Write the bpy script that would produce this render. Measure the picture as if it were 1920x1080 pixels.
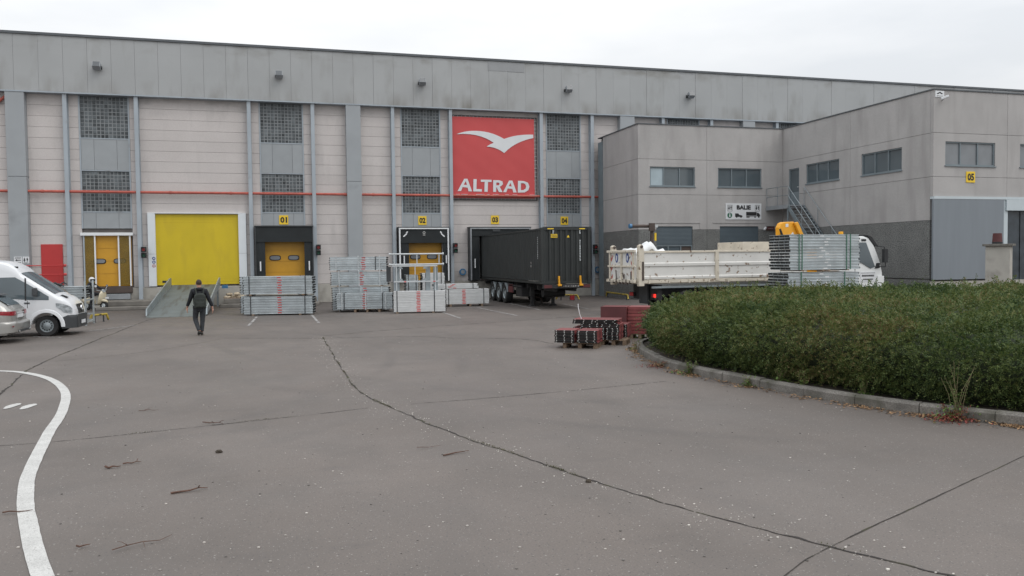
import bpy, math, random
import numpy as np
from mathutils import Vector, Matrix, noise as mnoise
R = math.radians
random.seed(7)
for o in list(bpy.data.objects): bpy.data.objects.remove(o)
scene = bpy.context.scene
COL = scene.collection

# ------------------------------------------------------------------ camera
YAW, PITCH, ROLL, CAMH = R(15.938), R(2.1153), R(0.67), 2.4
fw = Vector((math.sin(YAW)*math.cos(PITCH), math.cos(YAW)*math.cos(PITCH), -math.sin(PITCH)))
rt0 = Vector((math.cos(YAW), -math.sin(YAW), 0)); up0 = rt0.cross(fw)
rt = math.cos(ROLL)*rt0 - math.sin(ROLL)*up0; up = math.sin(ROLL)*rt0 + math.cos(ROLL)*up0
cd = bpy.data.cameras.new('camera'); cam = bpy.data.objects.new('camera', cd); COL.objects.link(cam)
m3 = Matrix((rt, up, -fw)).transposed(); cam.matrix_world = Matrix.Translation((0, 0, CAMH)) @ m3.to_4x4()
cd.sensor_width = 36; cd.lens = 1508.86/1920*36; cd.clip_start = .1; cd.clip_end = 2000
scene.camera = cam

# ------------------------------------------------------------------ light
SUN_EL, SUN_DIR = R(52), Vector((.55, -.72, 0)).normalized()
w = bpy.data.worlds.new('World'); scene.world = w; w.use_nodes = True
nt = w.node_tree; nt.nodes.clear()
def N(t, tp, **k):
    n = t.nodes.new(tp)
    for a, b in k.items(): setattr(n, a, b)
    return n
sky = N(nt, 'ShaderNodeTexSky', sky_type='NISHITA'); sky.sun_disc = False
sky.sun_elevation = SUN_EL; sky.sun_rotation = math.atan2(SUN_DIR.x, SUN_DIR.y); sky.air_density = 1.5; sky.dust_density = 4
tc = N(nt, 'ShaderNodeTexCoord'); sep = N(nt, 'ShaderNodeSeparateXYZ'); nt.links.new(tc.outputs['Generated'], sep.inputs[0])
# overcast layer: brighter towards the zenith, with broad soft cloud
mx = N(nt, 'ShaderNodeMath', operation='MAXIMUM'); mx.inputs[1].default_value = 0; nt.links.new(sep.outputs['Z'], mx.inputs[0])
gz = N(nt, 'ShaderNodeMath', operation='MULTIPLY_ADD'); gz.inputs[1].default_value = 9.0; gz.inputs[2].default_value = 8.0
nt.links.new(mx.outputs[0], gz.inputs[0])
mp = N(nt, 'ShaderNodeMapping'); mp.inputs['Scale'].default_value = (1.6, 1.6, 5.5); nt.links.new(tc.outputs['Generated'], mp.inputs[0])
nz = N(nt, 'ShaderNodeTexNoise'); nz.inputs['Scale'].default_value = 1.5; nz.inputs['Detail'].default_value = 5; nz.inputs['Roughness'].default_value = .5
nt.links.new(mp.outputs[0], nz.inputs['Vector'])
cr = N(nt, 'ShaderNodeValToRGB'); cr.color_ramp.elements[0].position = .32; cr.color_ramp.elements[1].position = .68
cr.color_ramp.elements[0].color = (.87, .90, .94, 1); cr.color_ramp.elements[1].color = (1.13, 1.135, 1.14, 1)
nt.links.new(nz.outputs['Fac'], cr.inputs[0])
mul = N(nt, 'ShaderNodeVectorMath', operation='SCALE'); nt.links.new(cr.outputs[0], mul.inputs[0]); nt.links.new(gz.outputs[0], mul.inputs['Scale'])
mixs = N(nt, 'ShaderNodeMix', data_type='RGBA'); mixs.inputs[0].default_value = .9
nt.links.new(sky.outputs[0], mixs.inputs[6]); nt.links.new(mul.outputs[0], mixs.inputs[7])
bg = N(nt, 'ShaderNodeBackground'); bg.inputs['Strength'].default_value = .1
nt.links.new(mixs.outputs[2], bg.inputs[0]); out = N(nt, 'ShaderNodeOutputWorld'); nt.links.new(bg.outputs[0], out.inputs[0])
sl = bpy.data.lights.new('sun', 'SUN'); sl.energy = .8; sl.angle = R(35); sl.color = (1, .97, .93)
so = bpy.data.objects.new('sun', sl); COL.objects.link(so)
sv = SUN_DIR*math.cos(SUN_EL) + Vector((0, 0, math.sin(SUN_EL)))
so.rotation_euler = (-sv).to_track_quat('-Z', 'Y').to_euler(); so.location = sv*60
vs = scene.view_settings; vs.view_transform = 'Standard'; vs.look = 'None'; vs.exposure = 0; vs.gamma = 1; vs.use_curve_mapping = False

# ------------------------------------------------------------------ materials
def mat(name, col, rough=.65, metal=0., var=.12, scale=2., stretch=(1, 1, 1), objvar=0., fine=0., fscale=60., bump=0., bscale=80., spec=.5,
        stain=None, sscale=1., slo=.55, shi=.7, sstretch=(1, 1, 1), emit=0, coat=0, alpha=1, isl=0.):
    m = bpy.data.materials.new(name); m.use_nodes = True; t = m.node_tree; L = t.links.new
    b = t.nodes['Principled BSDF']; b.inputs['Roughness'].default_value = rough; b.inputs['Metallic'].default_value = metal
    b.inputs['Specular IOR Level'].default_value = spec; b.inputs['Coat Weight'].default_value = coat
    geo = N(t, 'ShaderNodeNewGeometry')
    def nz(sc, st=(1, 1, 1), det=4):
        mp = N(t, 'ShaderNodeMapping'); mp.inputs['Scale'].default_value = st; L(geo.outputs['Position'], mp.inputs[0])
        n = N(t, 'ShaderNodeTexNoise'); n.inputs['Scale'].default_value = sc; n.inputs['Detail'].default_value = det; L(mp.outputs[0], n.inputs['Vector']); return n.outputs['Fac']
    def rng(src, a, bb, lo, hi):
        r = N(t, 'ShaderNodeMapRange'); r.inputs[1].default_value = a; r.inputs[2].default_value = bb; r.inputs[3].default_value = lo; r.inputs[4].default_value = hi
        L(src, r.inputs[0]); return r.outputs[0]
    fac = rng(nz(scale, stretch), .3, .7, 1-var, 1+var)
    def times(a, bb):
        q = N(t, 'ShaderNodeMath', operation='MULTIPLY'); L(a, q.inputs[0]); L(bb, q.inputs[1]); return q.outputs[0]
    if fine: fac = times(fac, rng(nz(fscale, det=2), .35, .65, 1-fine, 1+fine))
    if objvar:
        oi = N(t, 'ShaderNodeObjectInfo'); fac = times(fac, rng(oi.outputs['Random'], 0, 1, 1-objvar, 1+objvar))
    if isl: fac = times(fac, rng(geo.outputs['Random Per Island'], 0, 1, 1-isl, 1+isl))
    sc = N(t, 'ShaderNodeVectorMath', operation='SCALE'); sc.inputs[0].default_value = col[:3]; L(fac, sc.inputs['Scale'])
    c = sc.outputs[0]
    if stain:
        mx = N(t, 'ShaderNodeMix', data_type='RGBA'); L(rng(nz(sscale, sstretch, 6), slo, shi, 0, 1), mx.inputs[0]); L(c, mx.inputs[6]); mx.inputs[7].default_value = (*stain, 1); c = mx.outputs[2]
    L(c, b.inputs['Base Color'])
    if bump:
        bp = N(t, 'ShaderNodeBump'); bp.inputs['Strength'].default_value = bump; bp.inputs['Distance'].default_value = .01; L(nz(bscale, det=3), bp.inputs['Height']); L(bp.outputs[0], b.inputs['Normal'])
    if emit: b.inputs['Emission Color'].default_value = (*col[:3], 1); b.inputs['Emission Strength'].default_value = emit
    if alpha < 1: b.inputs['Alpha'].default_value = alpha
    return m
M = {}
def dm(k, *a, **kw): M[k] = mat(k, *a, **kw)
dm('wall', (.535, .503, .49), .85, var=.05, scale=.6, objvar=.035, fine=.05, fscale=25, stain=(.45, .425, .415), sscale=.7, sstretch=(2.2, 1, .5), slo=.55, shi=.8)
dm('joint', (.15, .14, .135), .9); dm('seam', (.15, .16, .17), .8)
dm('fascia', (.345, .357, .362), .55, var=.04, scale=.5, objvar=.018, stain=(.27, .275, .27), sscale=1.1, sstretch=(1, 1, .35), slo=.56, shi=.82)
dm('fascia_old', (.28, .29, .30), .55, var=.05)
dm('coping', (.09, .10, .11), .6)
dm('steel_paint', (.345, .39, .43), .5, var=.06, scale=1.2, stain=(.28, .29, .30), sscale=1.4, slo=.6, shi=.75)
dm('pillar', (.31, .332, .35), .6, var=.06, scale=.7, stain=(.20, .21, .22), sscale=.7, slo=.6, shi=.8)
dm('infill', (.30, .322, .338), .45, var=.04, objvar=.04)
dm('block_glass', (.085, .098, .105), .22, var=.5, scale=1.6, isl=.45, spec=.35)
dm('block_grid', (.215, .23, .24), .6)
dm('plinth', (.40, .385, .35), .9, var=.15, scale=1.5, stain=(.2, .19, .17), sscale=1.5, slo=.5, shi=.75)
dm('pipe_red', (.42, .095, .07), .5, var=.2, scale=4)
dm('white_paint', (.72, .74, .76), .45, var=.04, scale=2)
dm('door_white', (.66, .70, .73), .4, var=.03)
dm('yellow', (.60, .455, .012), .5, var=.06, scale=1.1, stretch=(1, 1, .6), stain=(.52, .385, .016), sscale=1.2, sstretch=(2, 1, .5), slo=.5, shi=.8)
dm('orange', (.56, .29, .02), .4, var=.06, scale=2)
dm('amber', (.22, .15, .03), .2, var=.15, scale=2, alpha=.5)
dm('red_door', (.46, .035, .035), .4, var=.05)
dm('black', (.018, .02, .022), .6, var=.2)
dm('fabric_dark', (.016, .020, .022), .8, var=.18, scale=1.5, bump=.15, bscale=20)
dm('rubber', (.02, .02, .021), .8, var=.2, scale=8)
dm('dark_grey', (.042, .046, .05), .6, var=.15)
dm('grey_metal', (.30, .32, .34), .45, metal=.3, var=.1, scale=3)
dm('galv', (.50, .545, .565), .45, metal=.45, var=.13, scale=3, objvar=.10, fine=.06, fscale=30)
dm('galv_dark', (.30, .34, .36), .5, metal=.5, var=.15, scale=3, objvar=.1)
dm('galv_bright', (.52, .55, .565), .4, metal=.3, var=.08, scale=5)
dm('hole', (.012, .013, .014), .8)
dm('alu_white', (.56, .575, .58), .5, metal=.1, var=.06, scale=4, objvar=.05)
dm('label_red', (.58, .06, .06), .5)
dm('sticker', (.8, .8, .8), .5)
dm('annex', (.385, .375, .37), .9, var=.07, scale=.7, objvar=.03, fine=.09, fscale=45, stain=(.30, .29, .285), sscale=.8, sstretch=(2, 2, .35), slo=.50, shi=.8, bump=.25, bscale=60)
dm('annex_dark', (.15, .154, .15), .9, var=.12, scale=2, fine=.45, fscale=22, bump=.4, bscale=40)
dm('frame_blue', (.17, .205, .225), .5, var=.08)
dm('shutter', (.075, .10, .118), .5, var=.08, scale=1)
dm('gate_metal', (.19, .215, .24), .5, var=.05, scale=.8, stretch=(4, 4, .4))
dm('gate_light', (.48, .54, .57), .5, var=.04)
dm('glass', (.085, .108, .122), .06, var=.2, scale=.6, spec=.8)
dm('glass_pale', (.36, .44, .48), .15, var=.1, scale=1)
dm('blind', (.20, .215, .23), .3, var=.08)
dm('strip_curtain', (.035, .045, .055), .35, var=.3, scale=3)
dm('sign_red', (.53, .068, .070), .55, var=.04, scale=.6, bump=.12, bscale=2)
dm('sign_white', (.66, .68, .70), .5, var=.03)
dm('sign_yellow', (.78, .53, .03), .5, var=.04)
dm('ink', (.018, .018, .02), .6)
dm('ink_green', (.02, .12, .07), .5)
dm('ink_blue', (.03, .07, .25), .5)
dm('container', (.022, .026, .026), .6, var=.16, scale=1.2, stain=(.04, .04, .037), sscale=2, sstretch=(1, 1, .4), slo=.6, shi=.8)
dm('chassis', (.022, .022, .023), .7, var=.2)
dm('twist_orange', (.75, .36, .02), .5)
dm('reflector', (.40, .03, .03), .35)
dm('lamp_red', (.8, .03, .02), .3, emit=1.5)
dm('truck_white', (.66, .655, .63), .4, var=.05, scale=1.5, stain=(.22, .15, .10), sscale=5.5, slo=.62, shi=.69)
dm('truck_cream', (.60, .55, .46), .55, var=.1, scale=3, stain=(.16, .10, .06), sscale=6, slo=.6, shi=.68)
dm('cab_white', (.72, .74, .74), .25, var=.03, coat=.3)
dm('crane', (.78, .36, .02), .45, var=.06, scale=3)
dm('rust_brown', (.07, .052, .045), .7, var=.2)
dm('tarp', (.75, .77, .78), .5, var=.06, scale=4, bump=.3, bscale=8)
dm('red_board', (.215, .05, .05), .6, var=.14, scale=6, objvar=.12)
dm('red_dull', (.095, .024, .026), .6, var=.12, scale=3, objvar=.1)
dm('board_end', (.02, .022, .022), .7, var=.2)
dm('tip', (.62, .62, .60), .5)
dm('wood', (.20, .14, .095), .8, var=.2, scale=8, stretch=(1, 6, 6))
dm('wood_old', (.28, .22, .17), .85, var=.2, scale=6)
dm('ramp', (.125, .145, .145), .65, metal=.0, var=.1, scale=2, stain=(.06, .055, .042), sscale=.9, sstretch=(3, .35, 1), slo=.52, shi=.68)
dm('van_white', (.70, .72, .745), .28, var=.02, coat=.4)
dm('car_silver', (.36, .355, .34), .3, metal=.55, var=.03, coat=.4)
dm('chrome', (.75, .75, .76), .15, metal=.9)
dm('headlight', (.33, .36, .38), .1, var=.45, scale=9, spec=.8)
dm('tail_red', (.26, .014, .022), .15, var=.25, scale=20, spec=.7)
dm('cream', (.62, .56, .42), .35, coat=.4, var=.04)
dm('skin', (.48, .27, .20), .55, var=.05)
dm('hair', (.045, .03, .02), .8, var=.2, scale=60)
dm('jacket', (.010, .012, .016), .85, var=.25, scale=9, bump=.4, bscale=14)
dm('trouser', (.036, .040, .046), .9, var=.2, scale=9, bump=.4, bscale=14)
dm('shoe', (.022, .022, .02), .7)
dm('backpack', (.022, .028, .024), .75, var=.25, scale=12)
dm('kerb', (.160, .150, .136), .9, var=.25, scale=3, fine=.25, fscale=50, stain=(.085, .082, .065), sscale=2.6, slo=.46, shi=.68, bump=.5, bscale=50)
dm('soil', (.05, .04, .03), .95, var=.3, scale=6)
dm('stem', (.16, .13, .07), .8)
dm('twig', (.10, .055, .04), .85, var=.3, scale=30)
dm('litter', (.24, .145, .075), .85, isl=.7)
dm('mark_white', (.50, .50, .485), .75, var=.10, scale=4, fine=.2, fscale=60, stain=(.22, .21, .205), sscale=60, slo=.56, shi=.70)
dm('mark_worn', (.36, .355, .345), .8, var=.1, scale=6, stain=(.14, .13, .13), sscale=9, slo=.45, shi=.6)
dm('crack', (.030, .026, .024), .95, var=.3, scale=5, stain=(.052, .052, .024), sscale=1.9, slo=.52, shi=.66)
dm('seal', (.07, .066, .064), .9, var=.2, scale=6)
dm('hazard', (.40, .30, .04), .5, var=.2, scale=8, stain=(.03, .03, .03), sscale=5, slo=.55, shi=.6)
dm('blue', (.05, .17, .33), .4)
dm('lamp_glass', (.10, .11, .12), .2)
dm('rock', (.45, .38, .28), .9, var=.2, scale=8)
dm('slab', (.17, .16, .145), .95, var=.25, scale=2, bump=.3, bscale=20)

def edge_dirt(name, z0, z1, w0, w1, col):      # moss and run-off dirt where water collects along the sheet ends
    t = M[name].node_tree; L = t.links.new; b = t.nodes['Principled BSDF']; src = b.inputs['Base Color'].links[0].from_socket
    g = N(t, 'ShaderNodeNewGeometry'); s = N(t, 'ShaderNodeSeparateXYZ'); L(g.outputs['Position'], s.inputs[0])
    def rg(k, a, bb, lo, hi):
        r = N(t, 'ShaderNodeMapRange'); r.inputs[1].default_value = a; r.inputs[2].default_value = bb; r.inputs[3].default_value = lo; r.inputs[4].default_value = hi; L(k, r.inputs[0]); return r.outputs[0]
    def nn(sc, st):
        mp = N(t, 'ShaderNodeMapping'); mp.inputs['Scale'].default_value = st; L(g.outputs['Position'], mp.inputs[0]); n = N(t, 'ShaderNodeTexNoise'); n.inputs['Scale'].default_value = sc; n.inputs['Detail'].default_value = 4; L(mp.outputs[0], n.inputs['Vector']); return n.outputs['Fac']
    def op(o, a, bb):
        q = N(t, 'ShaderNodeMath', operation=o); L(a, q.inputs[0]); L(bb, q.inputs[1]); return q.outputs[0]
    lo = op('MULTIPLY', rg(s.outputs['Z'], z0, z0+w0, 1, 0), rg(nn(1.3, (1, 1, .3)), .42, .66, 0, 1)); hi = op('MULTIPLY', rg(s.outputs['Z'], z1-w1, z1, 0, 1), rg(nn(.7, (1, 1, 2.2)), .5, .68, 0, 1))
    f = op('MAXIMUM', lo, hi); f = op('MULTIPLY', f, rg(nn(.16, (1, 0, 0)), .35, .6, .15, .9))
    x = N(t, 'ShaderNodeMix', data_type='RGBA'); L(f, x.inputs[0]); L(src, x.inputs[6]); x.inputs[7].default_value = (*col, 1); L(x.outputs[2], b.inputs['Base Color'])
edge_dirt('wall', 1.1, 11.26, .9, 1.1, (.27, .26, .25))
edge_dirt('fascia', 11.33, 14.2, .85, .75, (.17, .16, .14))

# foliage: leaf colour by plant patch and by leaf
def leafmat(name, a, b, c, patch=.45):
    m = bpy.data.materials.new(name); m.use_nodes = True; t = m.node_tree; L = t.links.new
    bs = t.nodes['Principled BSDF']; bs.inputs['Roughness'].default_value = .55; bs.inputs['Specular IOR Level'].default_value = .3
    g = N(t, 'ShaderNodeNewGeometry'); n = N(t, 'ShaderNodeTexNoise'); n.inputs['Scale'].default_value = patch; n.inputs['Detail'].default_value = 5; L(g.outputs['Position'], n.inputs['Vector'])
    ad = N(t, 'ShaderNodeMath', operation='MULTIPLY_ADD'); ad.inputs[1].default_value = .38; L(g.outputs['Random Per Island'], ad.inputs[0]); L(n.outputs['Fac'], ad.inputs[2])
    r = N(t, 'ShaderNodeValToRGB'); e = r.color_ramp.elements; e[0].position = .42; e[0].color = (*a, 1); e[1].position = .80; e[1].color = (*b, 1)
    k = e.new(.97); k.color = (*c, 1); L(ad.outputs[0], r.inputs[0]); L(r.outputs[0], bs.inputs['Base Color'])
    tr = N(t, 'ShaderNodeBsdfTranslucent'); L(r.outputs[0], tr.inputs[0]); ms = N(t, 'ShaderNodeMixShader'); ms.inputs[0].default_value = .22
    L(bs.outputs[0], ms.inputs[1]); L(tr.outputs[0], ms.inputs[2]); L(ms.outputs[0], t.nodes['Material Output'].inputs[0]); M[name] = m
leafmat('leaf', (.028, .060, .020), (.115, .150, .042), (.18, .135, .06))
leafmat('leaf_weed', (.07, .13, .03), (.12, .19, .05), (.17, .17, .06))
leafmat('leaf_red', (.14, .04, .03), (.22, .05, .04), (.1, .11, .03))

# ground: worn asphalt with pale aggregate
def groundmat():
    m = bpy.data.materials.new('asphalt'); m.use_nodes = True; t = m.node_tree; L = t.links.new; b = t.nodes['Principled BSDF']
    b.inputs['Roughness'].default_value = .78; b.inputs['Specular IOR Level'].default_value = .5
    g = N(t, 'ShaderNodeNewGeometry')
    def noise(s, d=5, st=(1, 1, 1)):
        mp = N(t, 'ShaderNodeMapping'); mp.inputs['Scale'].default_value = st; L(g.outputs['Position'], mp.inputs[0])
        n = N(t, 'ShaderNodeTexNoise'); n.inputs['Scale'].default_value = s; n.inputs['Detail'].default_value = d; L(mp.outputs[0], n.inputs['Vector']); return n.outputs['Fac']
    def rng(src, a, bb, lo, hi):
        r = N(t, 'ShaderNodeMapRange'); r.inputs[1].default_value = a; r.inputs[2].default_value = bb; r.inputs[3].default_value = lo; r.inputs[4].default_value = hi; L(src, r.inputs[0]); return r.outputs[0]
    def mixc(f, a, bb):
        x = N(t, 'ShaderNodeMix', data_type='RGBA'); L(f, x.inputs[0])
        for i, v in ((6, a), (7, bb)):
            if isinstance(v, tuple): x.inputs[i].default_value = (*v, 1)
            else: L(v, x.inputs[i])
        return x.outputs[2]
    c = mixc(rng(noise(.16, 6), .32, .68, 0, 1), (.112, .096, .085), (.178, .151, .134))
    c = mixc(rng(noise(1.1, 6, (1, .5, 1)), .45, .75, 0, .55), c, (.092, .081, .073))
    c = mixc(rng(noise(.35, 4, (1, .25, 1)), .56, .74, 0, .45), c, (.195, .167, .149))
    c = mixc(rng(noise(.28, 3, (1, .35, 1)), .60, .70, 0, .45), c, (.088, .080, .078))
    c = mixc(rng(noise(2.3, 5, (.35, 1, 1)), .60, .78, 0, .5), c, (.098, .086, .08))
    sp_ = N(t, 'ShaderNodeSeparateXYZ'); L(g.outputs['Position'], sp_.inputs[0])      # apron colour darkens towards the docks, with a noisy edge
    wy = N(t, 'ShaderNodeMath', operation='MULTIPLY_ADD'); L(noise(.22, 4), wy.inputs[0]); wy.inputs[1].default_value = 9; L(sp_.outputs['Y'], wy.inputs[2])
    for (cx_, cy_, rad, wd, amt) in ((-9, 21, 11.6, .16, .30), (-9, 21, 13.3, .16, .26), (22, 30, 24.5, .18, .26), (22, 30, 26.3, .18, .24), (4, -9, 21.5, .2, .2)):   # faint tyre marks of turning trucks
        sb_ = N(t, 'ShaderNodeVectorMath', operation='DISTANCE'); sx_ = N(t, 'ShaderNodeCombineXYZ'); L(sp_.outputs['X'], sx_.inputs[0]); L(sp_.outputs['Y'], sx_.inputs[1]); L(sx_.outputs[0], sb_.inputs[0]); sb_.inputs[1].default_value = (cx_, cy_, 0)
        df = N(t, 'ShaderNodeMath', operation='SUBTRACT'); L(sb_.outputs['Value'], df.inputs[0]); df.inputs[1].default_value = rad
        ab = N(t, 'ShaderNodeMath', operation='ABSOLUTE'); L(df.outputs[0], ab.inputs[0])
        pr = N(t, 'ShaderNodeMath', operation='MULTIPLY'); L(rng(ab.outputs[0], wd*.4, wd*1.3, amt, 0), pr.inputs[0]); L(rng(noise(.3, 3), .42, .62, 0, 1), pr.inputs[1]); c = mixc(pr.outputs[0], c, (.06, .055, .053))
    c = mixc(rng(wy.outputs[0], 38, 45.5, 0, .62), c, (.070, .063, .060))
    c = mixc(rng(noise(55, 2), .3, .7, 0, .6), c, (.090, .082, .077))
    def specks(scale, thr, dens, col, c):
        v = N(t, 'ShaderNodeTexVoronoi'); v.inputs['Scale'].default_value = scale; L(g.outputs['Position'], v.inputs['Vector'])
        s = N(t, 'ShaderNodeSeparateColor'); L(v.outputs['Color'], s.inputs[0])
        a = rng(v.outputs['Distance'], thr*.7, thr, 1, 0); k = rng(s.outputs[0], dens, dens+.02, 0, 1)
        q = N(t, 'ShaderNodeMath', operation='MULTIPLY'); L(a, q.inputs[0]); L(k, q.inputs[1]); return mixc(q.outputs[0], c, col)
    c = specks(26, .26, .93, (.26, .245, .23), c)
    c = specks(60, .30, .86, (.26, .245, .23), c)
    c = specks(13, .12, .96, (.36, .34, .32), c)
    c = specks(40, .34, .86, (.07, .066, .064), c)
    L(c, b.inputs['Base Color'])
    bp = N(t, 'ShaderNodeBump'); bp.inputs['Strength'].default_value = .35; bp.inputs['Distance'].default_value = .006; L(noise(70, 3), bp.inputs['Height']); L(bp.outputs[0], b.inputs['Normal'])
    L(rng(noise(.5, 4), .3, .7, .52, .80), b.inputs['Roughness'])
    M['asphalt'] = m
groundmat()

# ------------------------------------------------------------------ mesh helpers
OFF = {}
class MB:
    def __init__(s): s.v = []; s.f = []; s.mi = []; s.m = 0; s.xf = None
    def add(s, vs, fs):
        k = len(s.v)
        if s.xf is not None: vs = [tuple(s.xf @ Vector(p)) for p in vs]
        s.v += [tuple(p) for p in vs]; s.f += [tuple(i+k for i in q) for q in fs]; s.mi += [s.m]*len(fs); return s
    def box(s, x0, x1, y0, y1, z0, z1):
        return s.add([(x0, y0, z0), (x1, y0, z0), (x1, y1, z0), (x0, y1, z0), (x0, y0, z1), (x1, y0, z1), (x1, y1, z1), (x0, y1, z1)],
                     [(0, 3, 2, 1), (4, 5, 6, 7), (0, 1, 5, 4), (1, 2, 6, 5), (2, 3, 7, 6), (3, 0, 4, 7)])
    def cyl(s, a, b, r, n=12, r2=None, cap=True):
        a = Vector(a); b = Vector(b); d = (b-a).normalized(); u = d.orthogonal().normalized(); w_ = d.cross(u); r2 = r if r2 is None else r2
        vs = [tuple(a+(u*math.cos(t)+w_*math.sin(t))*r) for t in [2*math.pi*i/n for i in range(n)]] + [tuple(b+(u*math.cos(t)+w_*math.sin(t))*r2) for t in [2*math.pi*i/n for i in range(n)]]
        fs = [(i, (i+1) % n, n+(i+1) % n, n+i) for i in range(n)]
        if cap: fs += [tuple(range(n))[::-1], tuple(range(n, 2*n))]
        return s.add(vs, fs)
    def tube(s, pts, r, n=6):
        for i in range(len(pts)-1):
            ra = r[i] if isinstance(r, (list, tuple)) else r; rb = r[i+1] if isinstance(r, (list, tuple)) else r
            s.cyl(pts[i], pts[i+1], ra, n, rb)
        return s
    def prism(s, pts, axis, a, b):
        def P(p, t): return (t, p[0], p[1]) if axis == 'x' else ((p[0], t, p[1]) if axis == 'y' else (p[0], p[1], t))
        n = len(pts); ar = sum(pts[i][0]*pts[(i+1) % n][1]-pts[(i+1) % n][0]*pts[i][1] for i in range(n))
        if (ar < 0) != (axis == 'y'): pts = pts[::-1]
        vs = [P(p, a) for p in pts]+[P(p, b) for p in pts]
        return s.add(vs, [tuple(range(n))[::-1], tuple(range(n, 2*n))]+[(i, (i+1) % n, n+(i+1) % n, n+i) for i in range(n)])
    def ring(s, c, axis, r0, r1, h0, h1, n=20):     # a solid ring (tyre, rim, hoop) about axis
        c = Vector(c); A = {'x': 0, 'y': 1, 'z': 2}[axis]; B, Cc = [i for i in range(3) if i != A]
        vs = []
        for i in range(n):
            t = 2*math.pi*i/n
            for r, h in ((r0, h0), (r1, h0), (r1, h1), (r0, h1)):
                p = [0, 0, 0]; p[A] = h; p[B] = r*math.cos(t); p[Cc] = r*math.sin(t); vs.append(tuple(c+Vector(p)))
        fs = []
        for i in range(n):
            j = (i+1) % n
            for k in range(4): fs.append((i*4+k, i*4+(k+1) % 4, j*4+(k+1) % 4, j*4+k))
        return s.add(vs, fs)
    def sph(s, c, r, n=12, k=8, sc=(1, 1, 1)):
        vs = []; fs = []
        for j in range(k+1):
            p = math.pi*j/k
            for i in range(n):
                t = 2*math.pi*i/n; vs.append((c[0]+r*sc[0]*math.sin(p)*math.cos(t), c[1]+r*sc[1]*math.sin(p)*math.sin(t), c[2]+r*sc[2]*math.cos(p)))
        for j in range(k):
            for i in range(n): fs.append((j*n+i, (j+1)*n+i, (j+1)*n+(i+1) % n, j*n+(i+1) % n))
        return s.add(vs, fs)
    def grid(s, P):           # P[i][j] points -> quads
        a = len(P); b = len(P[0]); return s.add([p for r_ in P for p in r_], [(i*b+j, (i+1)*b+j, (i+1)*b+j+1, i*b+j+1) for i in range(a-1) for j in range(b-1)])
    def loft(s, rings, cap=True):
        n = len(rings[0]); fs = [(i*n+j, i*n+(j+1) % n, (i+1)*n+(j+1) % n, (i+1)*n+j) for i in range(len(rings)-1) for j in range(n)]
        if cap: fs += [tuple(range(n))[::-1], tuple(range((len(rings)-1)*n, len(rings)*n))]
        return s.add([p for r_ in rings for p in r_], fs)
    def mesh(s, name, mats, off=Vector((0, 0, 0)), smooth=0):
        me = bpy.data.meshes.new(name); me.from_pydata([tuple(Vector(p)-off) for p in s.v], [], s.f)
        for m_ in (mats if isinstance(mats, (list, tuple)) else [mats]): me.materials.append(M[m_])
        me.polygons.foreach_set('material_index', s.mi)
        me.validate()
        if smooth:
            me.polygons.foreach_set('use_smooth', [True]*len(me.polygons)); me.set_sharp_from_angle(angle=R(smooth))
        return me
    def obj(s, name, mats, parent=None, smooth=0, bevel=0, origin=None):
        off = OFF.get(parent, Vector((0, 0, 0))) if parent else Vector(origin or (0, 0, 0))
        o = bpy.data.objects.new(name, s.mesh(name, mats, off, smooth)); COL.objects.link(o); o.parent = parent
        if parent is None: o.location = off
        OFF[o] = off
        if bevel:
            b = o.modifiers.new('bevel', 'BEVEL'); b.width = bevel; b.segments = 2; b.limit_method = 'ANGLE'; b.angle_limit = R(40)
        return o
def tag(o, label, cat, group=None):
    o['label'] = label; o['category'] = cat
    if group: o['group'] = group
    return o
def thing(name, label, cat, loc=(0, 0, 0), rotz=0, group=None, local=False):
    o = bpy.data.objects.new(name, None); o.empty_display_size = .2; COL.objects.link(o); o.location = loc; o.rotation_euler = (0, 0, rotz)
    OFF[o] = Vector((0, 0, 0)) if local else Vector(loc); return tag(o, label, cat, group)
def inst(me, name, parent, loc, rot=(0, 0, 0), scale=(1, 1, 1)):
    o = bpy.data.objects.new(name, me); COL.objects.link(o); o.parent = parent
    off = OFF.get(parent, Vector((0, 0, 0))); o.location = Vector(loc)-off; o.rotation_euler = rot; o.scale = scale; OFF[o] = Vector(loc); return o
def copy_tree(root, loc, rotz=None, label=None, **kw):
    r = root.copy(); COL.objects.link(r); r.location = loc
    if rotz is not None: r.rotation_euler = (0, 0, rotz)
    if label: r['label'] = label
    for c in root.children:
        k = c.copy(); COL.objects.link(k); k.parent = r
        for g in c.children:
            d = g.copy(); COL.objects.link(d); d.parent = k
    return r
def struct(o): o['kind'] = 'structure'; return o
def stuff(o): o['kind'] = 'stuff'; return o
def textmesh(body, wid, hei, depth=.008, bold=.0):
    cu = bpy.data.curves.new('lettering', 'FONT'); cu.body = body; cu.size = 1; cu.offset = bold; cu.resolution_u = 3; cu.fill_mode = 'FRONT'
    ob = bpy.data.objects.new('lettering', cu); COL.objects.link(ob)
    dg = bpy.context.evaluated_depsgraph_get(); me = bpy.data.meshes.new_from_object(ob.evaluated_get(dg)); bpy.data.objects.remove(ob); bpy.data.curves.remove(cu)
    co = np.empty(len(me.vertices)*3); me.vertices.foreach_get('co', co); co = co.reshape(-1, 3); a = co.min(0); b = co.max(0)
    co[:, 0] = (co[:, 0]-(a[0]+b[0])/2)/(b[0]-a[0])*wid; co[:, 1] = (co[:, 1]-(a[1]+b[1])/2)/(b[1]-a[1])*hei; co[:, 2] = depth
    me.vertices.foreach_set('co', co.ravel()); me.update(); return me
def text(body, parent, loc, wid, hei, material='ink', rot=(R(90), 0, 0), name='lettering', bold=0., depth=.006):
    me = textmesh(body, wid, hei, depth, bold); me.materials.clear(); me.materials.append(M[material]); return inst(me, name, parent, loc, rot)
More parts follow.
